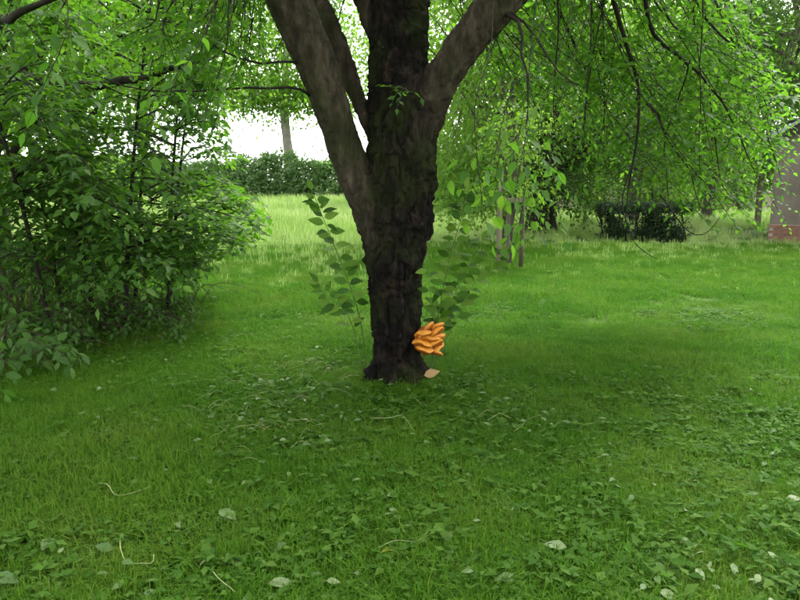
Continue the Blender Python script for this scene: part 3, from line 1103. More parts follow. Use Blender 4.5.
# low bramble tangle in front of and under the shrub
br = np.random.default_rng(51)
M_bwood = plain_mat('bramble_cane', (0.03, 0.022, 0.015), (0.07, 0.05, 0.03), 30)
def bramble(label, spots, n, leaf, hmin, hmax, seed, single=150):
    rg = np.random.default_rng(seed)
    c = np.array([G(*q) for q in spots])
    o = thing('bramble_bush', label, 'bramble', (*c.mean(0)[:2], 0), 'brambles under the shrub')
    W, L = MB(), Leaves()
    for k in range(n):
        a = c[rg.integers(len(c))] + rg.normal(0, .22, 3) * [1, 1, 0]
        a[2] = gz(a[0], a[1]) - .02
        th = rg.uniform(0, 6.28)
        out = np.array([math.cos(th), math.sin(th) - .3, 0])
        h = rg.uniform(hmin, hmax)
        ln = rg.uniform(.3, .8)
        path = spline([a, a + out * ln * .3 + [0, 0, h], a + out * ln * .75 + [0, 0, h * .95], a + out * ln * 1.1 + [0, 0, h * .55]], 12)
        W.tube(path, np.linspace(.005, .002, 12), 4)
        for i in range(4, 12, 1):
            tan = norm(path[i] - path[i - 1])
            twig(W, L, path[i], np.cross(tan, [0, 0, 1]) * (1 if i % 2 else -1) + tan * .4 + rg.normal(0, .2, 3), .10, rg, .0015, .035, leaf, .2, nseg=3)
    W.build('cane', M_bwood, o)
    def keep(p):
        x, y, d = project(p)
        return (p[:, 2] > ground_z(p[:, 0], p[:, 1]) + .03) & (x < 215 + 0 * y)
    foliage(o, L.filtered(keep), M_bramble, single, 7)
    return o


bramble('pale green big-leaved bramble at the left edge of the lawn', [(8, 365), (2, 368), (14, 360)], 16, .12, .22, .42, 61)
bramble('low dark bramble tangle below the middle of the shrub', [(70, 345), (100, 338), (120, 330), (90, 330), (50, 340)], 60, .085, .12, .40, 62)
bramble('low bramble tangle running out right of the shrub', [(150, 322), (175, 315), (130, 325), (190, 308), (160, 308)], 52, .075, .08, .30, 63)
bramble('taller bramble mass behind the pale green bramble, under the shrub', [(15, 335), (35, 325), (0, 320), (60, 318), (95, 312), (130, 305), (20, 310), (60, 300), (100, 298), (140, 296), (-20, 315)], 120, .09, .35, .95, 64)

# ------------------------------------------------------------------ background trees
def bg_tree(name, label, base, trunk_pts, clumps, nleaf, leaf, mat, bark, seed, group='trees round the lawn', tmpl=FAR, keep=None, limbs=True, spread=.55, single=0, cat='tree'):
    """trunk_pts: [(dx,dy,z,r)...]; clumps: [(dx,dy,z, rx,ry,rz, count)]"""
    rg = np.random.default_rng(seed)
    b = np.array([base[0], base[1], gz(base[0], base[1])])
    o = thing(name, label, cat, b, group)
    tp = np.array(trunk_pts, float)
    cr = spline(tp, 26)
    pts = cr[:, :3] + b
    W = MB()
    n = 26
    W.tube(pts, cr[:, 3], 14)
    v = W.v[0]
    q = fbm(v * 5.0, 3)
    rad = norm(v - np.repeat(pts, 14, axis=0))
    W.v[0] = v + rad * (q * .25 * np.repeat(cr[:, 3], 14))[:, None]
    W.build('trunk', bark, o)
    L = Leaves()
    LW = MB()
    for (dx, dy, z, rx, ry, rz, cnt) in clumps:
        c = b + np.array([dx, dy, z])
        d = norm(rg.normal(0, 1, (cnt, 3)))
        rr = rg.uniform(.25, 1, (cnt, 1)) ** .45
        cc = c + d * rr * np.array([rx, ry, rz])
        for k in range(cnt):
            if limbs and k % 3 == 0:
                i = rg.integers(8, 25)
                s = pts[i]
                mid = (s + cc[k]) / 2 + np.array([0, 0, .12 * np.linalg.norm(cc[k] - s)])
                LW.tube(spline([s, mid, cc[k]], 8), np.linspace(max(.02, cr[i, 3] * .3), .008, 8), 5, cap=False)
            m = int(nleaf * rg.uniform(.6, 1.4))
            sp = spread * rg.uniform(.7, 1.25)
            pp = cc[k] + rg.normal(0, 1, (m, 3)) * [sp, sp, sp * .42]
            pp[:, 2] -= .25 * ((pp[:, 0] - cc[k][0]) ** 2 + (pp[:, 1] - cc[k][1]) ** 2) / sp
            ax = norm(pp - cc[k]) * .6 + rg.normal(0, .6, (m, 3)) + [0, 0, -.35]
            nr = np.array([0, 0, .8]) + rg.normal(0, .5, (m, 3)) + d[k] * .3
            L.add(pp, ax, nr, leaf * rg.uniform(.6, 1.2, m))
    if LW.v:
        LW.build('limb', bark, o)
    def kp(p):
        k = p[:, 2] > b[2] + .03
        return k & keep(p) if keep else k
    foliage(o, L.filtered(kp), mat, single, 6, tmpl, name='crown')
    return o


def sky_gap(p):
    """the open gap towards the meadow"""
    x, y, d = project(p)
    n = 10 * vnoise(np.stack([x / 14, y / 14, d * .2], 1))
    hole = (x > 88 + n) & (x < 235) & (y > 128 + n) & (y < 190) & (vnoise(np.stack([x / 9, y / 7, d * .05], 1)) > .45)
    return ~((d > 0) & (((x > 228 + n) & (x < 372) & (y > 104 + n) & (y < 170)) | hole))


M_farbark = plain_mat('pale_far_bark', (0.17, 0.155, 0.13), (0.27, 0.25, 0.21), 3, .9, .3)
# dark tree at the left edge
bl = P(-4, 300, 9.0)
bg_tree('edge_tree', 'dark-trunked tree at the left picture edge behind the shrub', (bl[0], 9.0),
        [(0, 0, -.1, .30), (0.02, 0, .8, .24), (0, 0, 2.0, .19), (-.02, .05, 3.4, .17), (-.1, .1, 5.0, .13), (-.1, .1, 7.0, .06)],
        [(0, 0, 5.2, 2.4, 2.6, 1.6, 60), (1.2, .4, 3.9, 1.6, 1.6, .8, 26)], 130, .10, M_shrub, M_dkbark, 71, tmpl=MID,
        keep=lambda p: sky_gap(p) & (p[:, 1] > 6.2))
edge_tree = [o for o in scene.objects if o.name == 'edge_tree'][0]
for pts, r0, r1 in (([(-4, 70, 9.0), (70, 84, 7.8), (120, 82, 7.2), (150, 76, 6.9), (178, 67, 6.7), (202, 60, 6.5)], .06, .016),
                    ([(-4, 40, 9.0), (-20, 26, 6.6), (10, 17, 5.2), (35, 10, 5.0), (70, -4, 4.9)], .045, .014)):
    W = MB()
    pth = spline([P(*q) for q in pts], 30)
    pth[1:] += np.stack([vnoise(pth[1:] * 4 + 7 * k) for k in range(3)], 1) * .03
    W.tube(pth, np.linspace(r0, r1, 30), 9)
    W.build('bough', M_dkbark, edge_tree)
# trees behind the shrub
bg_tree('maple_tree', 'mid green tree behind the left shrub with a thick dark bough', (-7.2, 15.5),
        [(0, 0, -.1, .30), (.1, 0, 1.5, .24), (.2, 0, 3.2, .20), (.9, -.2, 4.0, .17), (1.9, -.4, 4.35, .14), (2.9, -.6, 4.5, .07)],
        [(0.2, 0, 5.6, 3.2, 2.8, 2.2, 80), (2.6, -.4, 5.4, 2.0, 2.0, 1.3, 36), (-2.4, 0, 4.0, 2.0, 2.0, 1.6, 30), (2.4, -.5, 3.6, 1.4, 1.4, .5, 12)], 140, .13, M_bgleaf, M_dkbark, 72, keep=sky_gap)
bg_tree('field_tree', 'pale leafy tree at the meadow edge, far left behind the shrub', (-15.5, 26),
        [(0, 0, -.1, .35), (.1, 0, 2, .28), (.2, 0, 5, .2), (.3, 0, 8, .1)],
        [(0, 0, 6.5, 4.2, 3.5, 3.5, 80), (2.5, -1, 3.2, 2.6, 2.2, 1.4, 26), (-3, 0, 2.5, 3, 2.5, 2, 26)], 120, .2, M_bgleaf, M_bgbark, 73, spread=.8, keep=sky_gap)
# far tree with a bare trunk behind the hedgerow
ft = P(291, 190, 54)
bg_tree('far_tree', 'distant tree with pale bare trunk standing behind the meadow hedgerow', (ft[0], 54),
        [(0, 0, -.1, .48), (-.05, 0, 2.5, .38), (-.2, 0, 4.6, .34), (-.35, 0, 6.6, .34), (-.2, 0, 9, .26), (0, 0, 13, .13)],
        [(-.5, 0, 13.0, 6.5, 5, 5.2, 120), (-3.2, 0, 8.6, 3.4, 3, 1.0, 30), (2.6, 0, 8.4, 3.0, 3, .9, 26), (0, -2, 7.9, 2.5, 1, .5, 14)], 95, .34, M_bgleaf, M_farbark, 74, spread=1.1, limbs=False, group='far trees')
ft2 = P(215, 190, 60)
bg_tree('far_tree', 'distant tree left of the pale bare far trunk, seen through the shrub', (ft2[0] - 6, 60),
        [(0, 0, -.1, .5), (0, 0, 3, .4), (.1, 0, 6, .36), (.2, 0, 13, .15)],
        [(0, 0, 12.0, 7, 5, 4.5, 90)], 90, .36, M_bgleaf, M_bgbark, 75, spread=1.2, group='far trees', keep=sky_gap)

# far hedgerow across the meadow
hb = thing('hedgerow', 'long leafy hedgerow along the far edge of the bright meadow', 'hedge', (-8, 49, 0))
hr = np.random.default_rng(81)
L = Leaves()
W = MB()
for x in np.arange(-34, 22, .75):
    h = 3.05 + .35 * math.sin(x * .55) + hr.normal(0, .18)
    yb = 49 + hr.normal(0, .3)
    W.tube(spline([(x, yb, -.1), (x + hr.normal(0, .15), yb, h * .4), (x + hr.normal(0, .3), yb, h * .85)], 7), np.linspace(.06, .015, 7), 5, cap=False)
    m = 1050
    zz = hr.uniform(0.02, 1, m) ** .8 * h
    wdt = 1.0 * np.sqrt(np.clip(1 - (zz / h) ** 3, .05, 1))
    pp = np.stack([x + hr.normal(0, .55, m), yb + hr.uniform(-1, 1, m) * wdt, zz], 1)
    pp += .3 * np.stack([vnoise(pp * 1.3 + 3 * k) for k in range(3)], 1)
    L.add(pp, hr.normal(0, 1, (m, 3)) + [0, 0, -.3], hr.normal(0, .6, (m, 3)) + [0, -.4, .7], hr.uniform(.16, .34, m))
W.build('stem', M_bgbark, hb)
foliage(hb, L, M_hedgeleaf, 0, 8, FAR)

# right-hand background
bg_tree('lime_tree', 'bright green full tree just right of the dark trunk, behind the young tree', (2.72, 17.5),
        [(0, 0, -.1, .15), (.0, 0, 1.5, .13), (.1, 0, 4, .11), (.1, 0, 7.5, .06)],
        [(-.7, 0, 5.0, 2.6, 2.4, 3.4, 110), (-1.0, -.4, 2.0, 1.2, 1.1, 1.1, 32), (.9, 0, 6.2, 2.2, 2.0, 2.2, 36)], 150, .12, M_bgleaf, M_bgbark, 76, tmpl=FAR,
        keep=lambda p: (project(p)[0] > 436) | (p[:, 2] > 4.6))
bg_tree('yew_tree', 'dark low-crowned tree with black shaded trunk left of the clipped hedge', (4.25, 21.0),
        [(0, 0, -.1, .55), (0, 0, .5, .46), (.05, 0, 1.6, .42), (.2, 0, 3.2, .32), (.2, 0, 6.5, .12)],
        [(0.3, 0, 4.4, 3.0, 2.6, 2.6, 100), (0, -.4, 1.7, 1.0, 1.0, .6, 16), (1.9, 0, 2.5, 1.5, 1.4, .7, 18)], 150, .13, M_dkleaf, M_dkbark, 77)
bg_tree('orchard_tree', 'mid green tree behind the clipped hedge', (8.3, 25.0),
        [(0, 0, -.1, .26), (.1, 0, 1.8, .22), (.2, 0, 4, .17), (.3, 0, 7, .08)],
        [(0, 0, 5.2, 3.4, 2.8, 2.8, 100), (1.6, 0, 2.9, 1.6, 1.6, .7, 16)], 150, .15, M_bgleaf, M_bgbark, 78, spread=.65)
bg_tree('orchard_tree', 'leafy tree left of the grey outbuilding, in front of the beige wall', (11.9, 27.0),
        [(0, 0, -.1, .26), (.1, 0, 1.8, .22), (.2, 0, 4, .17), (.3, 0, 7, .08)],
        [(0, 0, 6.0, 2.9, 2.6, 2.8, 90), (-.9, 0, 3.6, 1.8, 1.6, .7, 16)], 150, .15, M_dkleaf, M_bgbark, 79, spread=.65)
bg_tree('tall_tree', 'tall tree with grey trunk rising beside the outbuilding roof at the right edge', (12.35, 21.2),
        [(0, 0, -.1, .5), (0, 0, 2, .42), (.0, 0, 4.2, .37), (.05, 0, 6, .35), (.05, 0, 9, .28), (.0, 0, 12, .12)],
        [(0, 0, 10.5, 3.2, 3, 2.6, 70), (-2.2, -.6, 6.0, 1.2, 1.2, .8, 18), (-1.2, -.9, 4.2, .9, .6, .6, 14), (-1.0, 0.6, 2.6, .5, .5, .7, 8)], 130, .14, M_dkleaf, M_bgbark, 82)
bg_tree('woodland_tree', 'tall far tree behind the lime and the yew', (3.5, 36.0),
        [(0, 0, -.1, .4), (0, 0, 4, .3), (0, 0, 8, .2), (0, 0, 12, .1)],
        [(0, 0, 7.5, 5.0, 4, 5.0, 130), (-.5, 0, 2.2, 3.6, 2, 1.8, 40)], 120, .26, M_bgleaf, M_bgbark, 83, spread=1.0)
bg_tree('woodland_tree', 'broad far tree behind the clipped hedge and beige wall', (13.5, 42.0),
        [(0, 0, -.1, .4), (0, 0, 4, .3), (0, 0, 8, .2), (0, 0, 12, .1)],
        [(0, 0, 8.2, 7.0, 4, 5.0, 150), (1.5, 0, 3.2, 6, 2.5, 1.6, 50)], 120, .3, M_bgleaf, M_bgbark, 84, spread=1.1)
bg_tree('woodland_tree', 'far tree at the right behind the post and beige wall', (21.5, 44.0),
        [(0, 0, -.1, .4), (0, 0, 4, .3), (0, 0, 8, .2), (0, 0, 12, .1)],
        [(0, 0, 8.2, 5.0, 4, 5.0, 100), (0.5, 0, 3.6, 4.6, 2.5, 1.8, 60)], 120, .3, M_bgleaf, M_bgbark, 85, spread=1.1)

# ------------------------------------------------------------------ clipped hedge
hx0, hx1, hy = P(597, 238, 18.4)[0], P(688, 238, 18.4)[0], 18.4
ch = thing('clipped_hedge', 'small dark clipped box-shaped hedge with gaps on the lawn', 'hedge', ((hx0 + hx1) / 2, hy, 0))
hr = np.random.default_rng(91)
L, W = Leaves(), MB()
for x in np.linspace(hx0 + .12, hx1 - .12, 11):
    W.tube(spline([(x, hy, -.05), (x + hr.normal(0, .05), hy + hr.normal(0, .05), .35), (x + hr.normal(0, .12), hy + hr.normal(0, .1), .85)], 8), np.linspace(.03, .01, 8), 5)
    for q in range(5):
        z = hr.uniform(.15, .5)
        W.tube(spline([(x, hy, z), (x + hr.normal(0, .25), hy + hr.normal(0, .15), z + .45)], 4), [.012, .01, .007, .005], 4)
m = 21000
pp = np.stack([hr.uniform(hx0, hx1, m), hy + hr.uniform(-.36, .36, m), hr.uniform(.04, 1.02, m)], 1)
pp[:, 2] *= 1 + .04 * vnoise(pp * 3)
# leaf shell: dense on top and at the ends, thinner and holed along the flank
top = pp[:, 2] > .74
hole = fbm(np.stack([pp[:, 0] * 3.0, pp[:, 2] * 4.0, pp[:, 0] * 0], 1), 2) > (-.06 + .25 * np.abs(pp[:, 2] - .45))
keepm = top | (~hole & (hr.random(m) < .75)) | (hr.random(m) < .03)
pp = pp[keepm]
m = len(pp)
L.add(pp, hr.normal(0, 1, (m, 3)), hr.normal(0, .7, (m, 3)) + [0, 0, .5], hr.uniform(.04, .085, m))
W.build('stem', M_dkbark, ch)
M_privet = leaf_mat('clipped_hedge_leaf', [(0.010, 0.022, 0.008), (0.016, 0.034, 0.010), (0.026, 0.05, 0.014)],
                    [(0.02, 0.06, 0.01), (0.03, 0.08, 0.012), (0.04, 0.1, 0.015)], 0.25)
foliage(ch, L, M_privet, 0, 8, FAR)
bg_tree('round_bush', 'loose light bush growing up behind the clipped hedge', (P(650, 235, 19.4)[0], 19.4),
        [(0, 0, -.05, .05), (0, 0, .5, .04), (.02, 0, 1.0, .03), (0, 0, 1.4, .01)], [(0, 0, 1.25, .55, .4, .45, 16)], 70, .08, M_dkleaf, M_dkbark, 93, group='bushes', spread=.2, cat='bush')
bg_tree('round_bush', 'pale bush behind the left end of the clipped hedge', (P(584, 228, 24)[0], 24),
        [(0, 0, -.05, .05), (0, 0, .5, .04), (.02, 0, 1.0, .03), (0, 0, 1.4, .01)], [(0, 0, 1.1, .8, .5, .7, 22)], 80, .10, M_bgleaf, M_bgbark, 94, group='bushes', spread=.25, cat='bush')

for k, (px_, yy, rx, hz, lab) in enumerate(((618, 31, 1.3, 1.0, 'leafy bush before the beige wall, above the clipped hedge left half'), (700, 32, 1.1, .9, 'leafy bush before the beige wall, right of the clipped hedge'),
                                        (738, 32.5, .9, 1.1, 'leafy bush before the beige wall, next to the wooden post'), (665, 33, 1.0, .8, 'low bush before the beige wall, above the clipped hedge right half'))):
    bg_tree('wall_bush', lab, (P(px_, 205, yy)[0], yy), [(0, 0, -.05, .06), (0, 0, .4, .05), (.02, 0, .9, .03), (0, 0, 1.3, .01)],
            [(0, 0, hz, rx, .6, hz * .8, 22)], 80, .14, M_bgleaf if k % 2 else M_dkleaf, M_bgbark, 200 + k, group='bushes', spread=.3, cat='bush')
# ------------------------------------------------------------------ young tree with three stakes
M_stake = plain_mat('weathered_stake', (0.12, 0.105, 0.07), (0.22, 0.19, 0.13), 14, .85, .4, (1, 1, .15))
M_stake_dk = plain_mat('dark_stake', (0.04, 0.035, 0.025), (0.09, 0.075, 0.05), 14, .85, .4, (1, 1, .15))
SY = 12.3
sp = P(506, 272, SY)
stk = thing('support_stakes', 'three weathered wooden stakes with a cross batten round the young tree', 'stakes', (sp[0], SY, 0))
for px_, yy, top, rr, mm in ((498, SY, 168, .045, M_stake), (507.5, SY + .35, 190, .055, M_stake), (520.5, SY + .05, 196, .038, M_stake_dk)):
    a = P(px_, 272, yy)
    zt = P(px_, top, yy)[2]
    W = MB()
    W.tube(np.array([[a[0], yy, -.1], [a[0] + .003, yy, zt * .3], [a[0] + .006, yy, zt * .7], [a[0] + .01, yy, zt]]), [rr, rr, rr * .97, rr * .93], 10)
    W.build('stake', mm, stk)
W = MB()
a, b = P(496, 200, SY - .06), P(523, 200, SY - .06)
W.box((a[0], SY - .085, a[2] - .035), (b[0], SY - .05, a[2] + .035))
W.build('crossbar', M_stake, stk, smooth=False)
bg_tree('young_tree', 'young leafy tree held between the three wooden stakes', (sp[0] + .10, SY + .17),
        [(0, 0, -.05, .03), (.01, 0, .8, .026), (0, 0, 1.8, .02), (.02, 0, 3.0, .008)],
        [(0, 0, 2.4, .55, .55, .6, 24), (-.25, -.1, 1.5, .5, .4, .3, 10)], 55, .085, M_bgleaf, M_bgbark, 95, spread=.2, tmpl=MID)

# ------------------------------------------------------------------ outbuilding, post and far wall
BY = 18.2
bx = P(768, 242, BY)[0]
M_render = plain_mat('grey_beige_render', (0.10, 0.088, 0.066), (0.20, 0.172, 0.135), 2.2, .9, .25, (1, 1, .55))
M_brick = plain_mat('old_brick', (0.13, 0.065, 0.042), (0.20, 0.105, 0.07), 12.0, .9, .3)
M_mortar = plain_mat('mortar', (0.2, 0.17, 0.14), (0.3, 0.26, 0.22), 20, .95, .2)
M_roof = plain_mat('grey_roof_sheet', (0.16, 0.17, 0.18), (0.27, 0.28, 0.3), 4, .6, .15)
M_board = plain_mat('dark_barge_board', (0.02, 0.016, 0.012), (0.045, 0.036, 0.028), 10, .8, .3)
hut = thing('outbuilding', 'grey-beige rendered outbuilding on a brick plinth at the right edge', 'building', (bx, BY, 0))
zw = 2.72
wid, dep, rise = 4.4, 4.5, 1.25
v = np.array([(bx, BY, .46), (bx + wid, BY, .46), (bx + wid, BY, zw), (bx + wid / 2, BY, zw + rise), (bx, BY, zw)])
v2 = v + [0, dep, 0]
mb = MB()
mb.add(np.vstack([v, v2]), [(0, 1, 2, 3, 4), (9, 8, 7, 6, 5), (0, 5, 6, 1), (1, 6, 7, 2), (0, 4, 9, 5), (2, 7, 8, 3), (3, 8, 9, 4)])
mb.build('wall', M_render, hut, smooth=False)
mb = MB()
mb.box((bx - .005, BY - .005, -.2), (bx + wid + .005, BY + dep + .005, .46))
plinth = mb.build('plinth', M_mortar, hut, smooth=False)
# bricks on the two faces the picture can see
bme = bpy.data.meshes.new('brick')
mb = MB(); mb.box((0, 0, 0), (.228, .02, .063))
bme.from_pydata(np.vstack(mb.v).tolist(), [], mb.f)
bme.materials.append(M_brick)
po = wloc(plinth)
brk = random.Random(5)
for row in range(7):
    z = -.06 + row * .0745
    off = .12 if row % 2 else 0
    for k in range(8):
        o = bpy.data.objects.new('brick', bme)
        o.location = Vector((bx - .012 + off + k * .24 + brk.uniform(-.003, .003), BY - .022 + brk.uniform(-.003, .002), z)) - Vector(po)
        COL.objects.link(o); o.parent = plinth
    for k in range(6):
        o = bpy.data.objects.new('brick', bme)
        o.rotation_euler = (0, 0, R(90))
        o.location = Vector((bx - .004 + brk.uniform(-.003, .002), BY + .03 + (.12 - off) + k * .24, z)) - Vector(po)
        COL.objects.link(o); o.parent = plinth
# roof slabs with barge boards
ang = math.atan2(rise, wid / 2)
for s in (-1, 1):
    xm = bx + wid / 2
    e = np.array([xm + s * (wid / 2 + .10), 0, zw - .10 * math.tan(ang)])
    t = np.array([xm, 0, zw + rise])
    nrm = np.array([s * math.sin(ang), 0, math.cos(ang)])
    y0, y1 = BY - .18, BY + dep + .35
    c = [e + nrm * .02, t + nrm * .02, t + nrm * .10, e + nrm * .10]
    mb = MB()
    mb.add([(q[0], y0, q[2]) for q in c] + [(q[0], y1, q[2]) for q in c], [(0, 1, 2, 3), (7, 6, 5, 4), (0, 4, 5, 1), (1, 5, 6, 2), (2, 6, 7, 3), (3, 7, 4, 0)])
    rf = mb.build('roof', M_roof, hut, smooth=False)
    c = [e - nrm * .18, t - nrm * .18, t + nrm * .015, e + nrm * .015]
    mb = MB()
    mb.add([(q[0], y0 + .02, q[2]) for q in c] + [(q[0], y0 + .06, q[2]) for q in c], [(0, 1, 2, 3), (7, 6, 5, 4), (0, 4, 5, 1), (1, 5, 6, 2), (2, 6, 7, 3), (3, 7, 4, 0)])
    mb.build('barge_board', M_board, rf, smooth=False)

hut.rotation_euler = (0, 0, R(-31))

PY = 23.4
pp0 = P(757, 228, PY)
post = thing('washing_post', 'weathered wooden T-shaped post standing left of the outbuilding', 'post', (pp0[0], PY, 0))
mb = MB(); mb.box((pp0[0] - .075, PY - .075, -.2), (pp0[0] + .075, PY + .075, P(757, 176, PY)[2]))
mb.build('upright', M_stake, post, smooth=False)
mb = MB()
zb = P(757, 176, PY)[2]
mb.box((pp0[0] - .14, PY - .06, zb + .002), (pp0[0] + .75, PY + .06, zb + .14))
mb.build('crossbar', M_stake, post, smooth=False)

M_far = plain_mat('pale_beige_render', (0.28, 0.225, 0.17), (0.36, 0.30, 0.235), 1.2, .95, .1)
WY = 34.0
w0, w1 = P(560, 200, WY)[0], P(800, 200, WY)[0] + 6
gw = thing('garden_wall', 'long pale beige garden wall far behind the clipped hedge', 'wall', ((w0 + w1) / 2, WY, 0))
mb = MB(); mb.box((w0, WY, -.2), (w1, WY + .3, .98)); mb.build('wall_face', M_far, gw, smooth=False)
mb = MB(); mb.box((w0 - .05, WY - .06, .983), (w1 + .05, WY + .36, 1.05)); mb.build('coping', M_far, gw, smooth=False)

# ------------------------------------------------------------------ grass and ground cover
def grass_patch(name, seed, n, rad, hmin, hmax, w, mat, lean=.45, head=0.0):
    rg = np.random.default_rng(seed)
    V, F = [], []
    for k in range(n):
        r = rad * math.sqrt(rg.random()); a = rg.uniform(0, 6.283)
        p = np.array([r * math.cos(a), r * math.sin(a), -.008])
        h = rg.uniform(hmin, hmax)
        th = rg.uniform(0, 6.283)
        ln = np.array([math.cos(th), math.sin(th), 0]) * h * abs(rg.normal(0, lean))
        sd_ = np.array([-math.sin(th), math.cos(th), 0]) * w * rg.uniform(.6, 1.3) * .5
        o = len(V)
        c1 = p + ln * .22 + [0, 0, h * .5]
        c2 = p + ln * .95 + [0, 0, h * (.92 - .35 * min(1, np.linalg.norm(ln) / h))]
        V += [p - sd_, p + sd_, c1 - sd_ * .85, c1 + sd_ * .85, c2]
        F += [(o, o + 1, o + 3, o + 2), (o + 2, o + 3, o + 4)]
        if head and rg.random() < head:
            q = p + ln * .5 + [0, 0, h * 1.25]
            o = len(V)
            s2 = sd_ * 2.0
            V += [p, p + sd_ * .3, q - [0, 0, .12] - s2, q - [0, 0, .12] + s2, q + ln * .15 + [0, 0, .03]]
            F += [(o, o + 1, o + 3, o + 2), (o + 2, o + 3, o + 4)]
    me = bpy.data.meshes.new(name)
    me.from_pydata([tuple(v) for v in V], [], F)
    me.materials.append(mat)
    return me


def weed_patch(name, seed, n, rad, leaf, mat):
    rg = np.random.default_rng(seed)
    L = Leaves()
    for k in range(n):
        r = rad * math.sqrt(rg.random()); a = rg.uniform(0, 6.283)
        p = np.array([r * math.cos(a), r * math.sin(a), rg.uniform(.008, .05)])
        th = rg.uniform(0, 6.283)
        for j in range(rg.integers(1, 4)):
            b = th + (j - 1) * 1.2
            L.add(p, np.array([math.cos(b), math.sin(b), rg.uniform(-.25, .3)]), np.array([rg.normal(0, .3), rg.normal(0, .3), 1]), leaf * rg.uniform(.5, 1.2))
    me = leaf_mesh(name, L.done(), MID, (0, 0, 0))
    me.materials.append(mat)
    return me


def scatter(name, meshes, pts, rotz, scl, idx, label, cat, tilt=None):
    coll = bpy.data.collections.new(name + '_patches')
    for k, me in enumerate(meshes):
        o = bpy.data.objects.new('patch_%02d' % k, me)
        coll.objects.link(o)
    me = bpy.data.meshes.new(name)
    me.from_pydata(pts.tolist(), [], [])
    rot = np.zeros((len(pts), 3), np.float32)
    rot[:, 2] = rotz
    if tilt is not None:
        rot[:, :2] = tilt
    at = me.attributes.new('rot', 'FLOAT_VECTOR', 'POINT'); at.data.foreach_set('vector', rot.ravel())
    at = me.attributes.new('scl', 'FLOAT', 'POINT'); at.data.foreach_set('value', scl.astype(np.float32))
    at = me.attributes.new('idx', 'INT', 'POINT'); at.data.foreach_set('value', idx.astype(np.int32))
    o = bpy.data.objects.new(name, me)
    COL.objects.link(o)
    ng = bpy.data.node_groups.new(name, 'GeometryNodeTree')
    ng.interface.new_socket('Geometry', in_out='INPUT', socket_type='NodeSocketGeometry')
    ng.interface.new_socket('Geometry', in_out='OUTPUT', socket_type='NodeSocketGeometry')
    gi = ng.nodes.new('NodeGroupInput'); go = ng.nodes.new('NodeGroupOutput')
    ci = ng.nodes.new('GeometryNodeCollectionInfo')
    ci.inputs['Collection'].default_value = coll
    ci.inputs['Separate Children'].default_value = True
    ci.inputs['Reset Children'].default_value = True
    ip = ng.nodes.new('GeometryNodeInstanceOnPoints')
    ip.inputs['Pick Instance'].default_value = True
    def na(nm, t):
        n = ng.nodes.new('GeometryNodeInputNamedAttribute')
        n.data_type = t
        n.inputs['Name'].default_value = nm
        return n.outputs['Attribute']
    ng.links.new(gi.outputs[0], ip.inputs['Points'])
    ng.links.new(ci.outputs[0], ip.inputs['Instance'])
    ng.links.new(na('idx', 'INT'), ip.inputs['Instance Index'])
    ng.links.new(na('rot', 'FLOAT_VECTOR'), ip.inputs['Rotation'])
    ng.links.new(na('scl', 'FLOAT'), ip.inputs['Scale'])
    ng.links.new(ip.outputs[0], go.inputs[0])
    md = o.modifiers.new('scatter', 'NODES')
    md.node_group = ng
    return tag(o, label, cat, kind='stuff')


def wedge(n, y0, y1, rg, slope=.72, side=1.2):
    """random points on the ground in front of the camera, even per area"""
    out = []
    while len(out) < n:
        y = rg.uniform(y0, y1, n * 2)
        hw = y1 * slope + side
        x = rg.uniform(-hw, hw, n * 2)
        k = np.abs(x) < y * slope + side
        out += list(np.stack([x[k], y[k]], 1))
    q = np.array(out[:n])
    return np.stack([q[:, 0], q[:, 1], ground_z(q[:, 0], q[:, 1])], 1)


gr = np.random.default_rng(101)
# nearest lawn
fine = [grass_patch('fine_grass', 110 + k, 95, .13, .035, .10, .0042, M_grass, .75) for k in range(6)]
pts = np.vstack([wedge(9000, 1.2, 7.5, gr), wedge(9000, 7.5, 17, gr, .66)])
d = np.hypot(pts[:, 0] - tree_root.location.x, pts[:, 1] - TY)
clear = d > .24
lush = fbm(pts * [.5, .5, 0], 3)
pts, lush = pts[clear], lush[clear]
worn = 1 - .45 * np.exp(-((pts[:, 0] - tree_root.location.x) ** 2 + (pts[:, 1] - TY) ** 2) / .9)
scl = worn * (1 + .55 * lush) * np.interp(pts[:, 1], [2, 6, 9, 17], [.95, 1.05, 1.35, 1.9]) * gr.uniform(.8, 1.2, len(pts))
scatter('lawn_grass', fine, pts, gr.uniform(0, 6.28, len(pts)), scl, gr.integers(0, 6, len(pts)), 'short green lawn grass around the tree', 'grass', gr.normal(0, .12, (len(pts), 2)))
# taller tufts left uncut round the trunk foot
tuft = [grass_patch('tall_tuft', 140 + k, 40, .10, .06, .20, .005, M_grass, .5) for k in range(3)]
th = gr.uniform(0, 6.283, 90)
rr = gr.uniform(.24, .46, 90)
tp = np.stack([tree_root.location.x + rr * np.cos(th), TY + rr * np.sin(th)], 1)
tp = np.stack([tp[:, 0], tp[:, 1], ground_z(tp[:, 0], tp[:, 1])], 1)
scatter('tall_grass', tuft, tp, gr.uniform(0, 6.28, 90), gr.uniform(.35, .75, 90), gr.integers(0, 3, 90), 'longer uncut grass tufts round the foot of the dark trunk', 'grass', gr.normal(0, .15, (90, 2)))
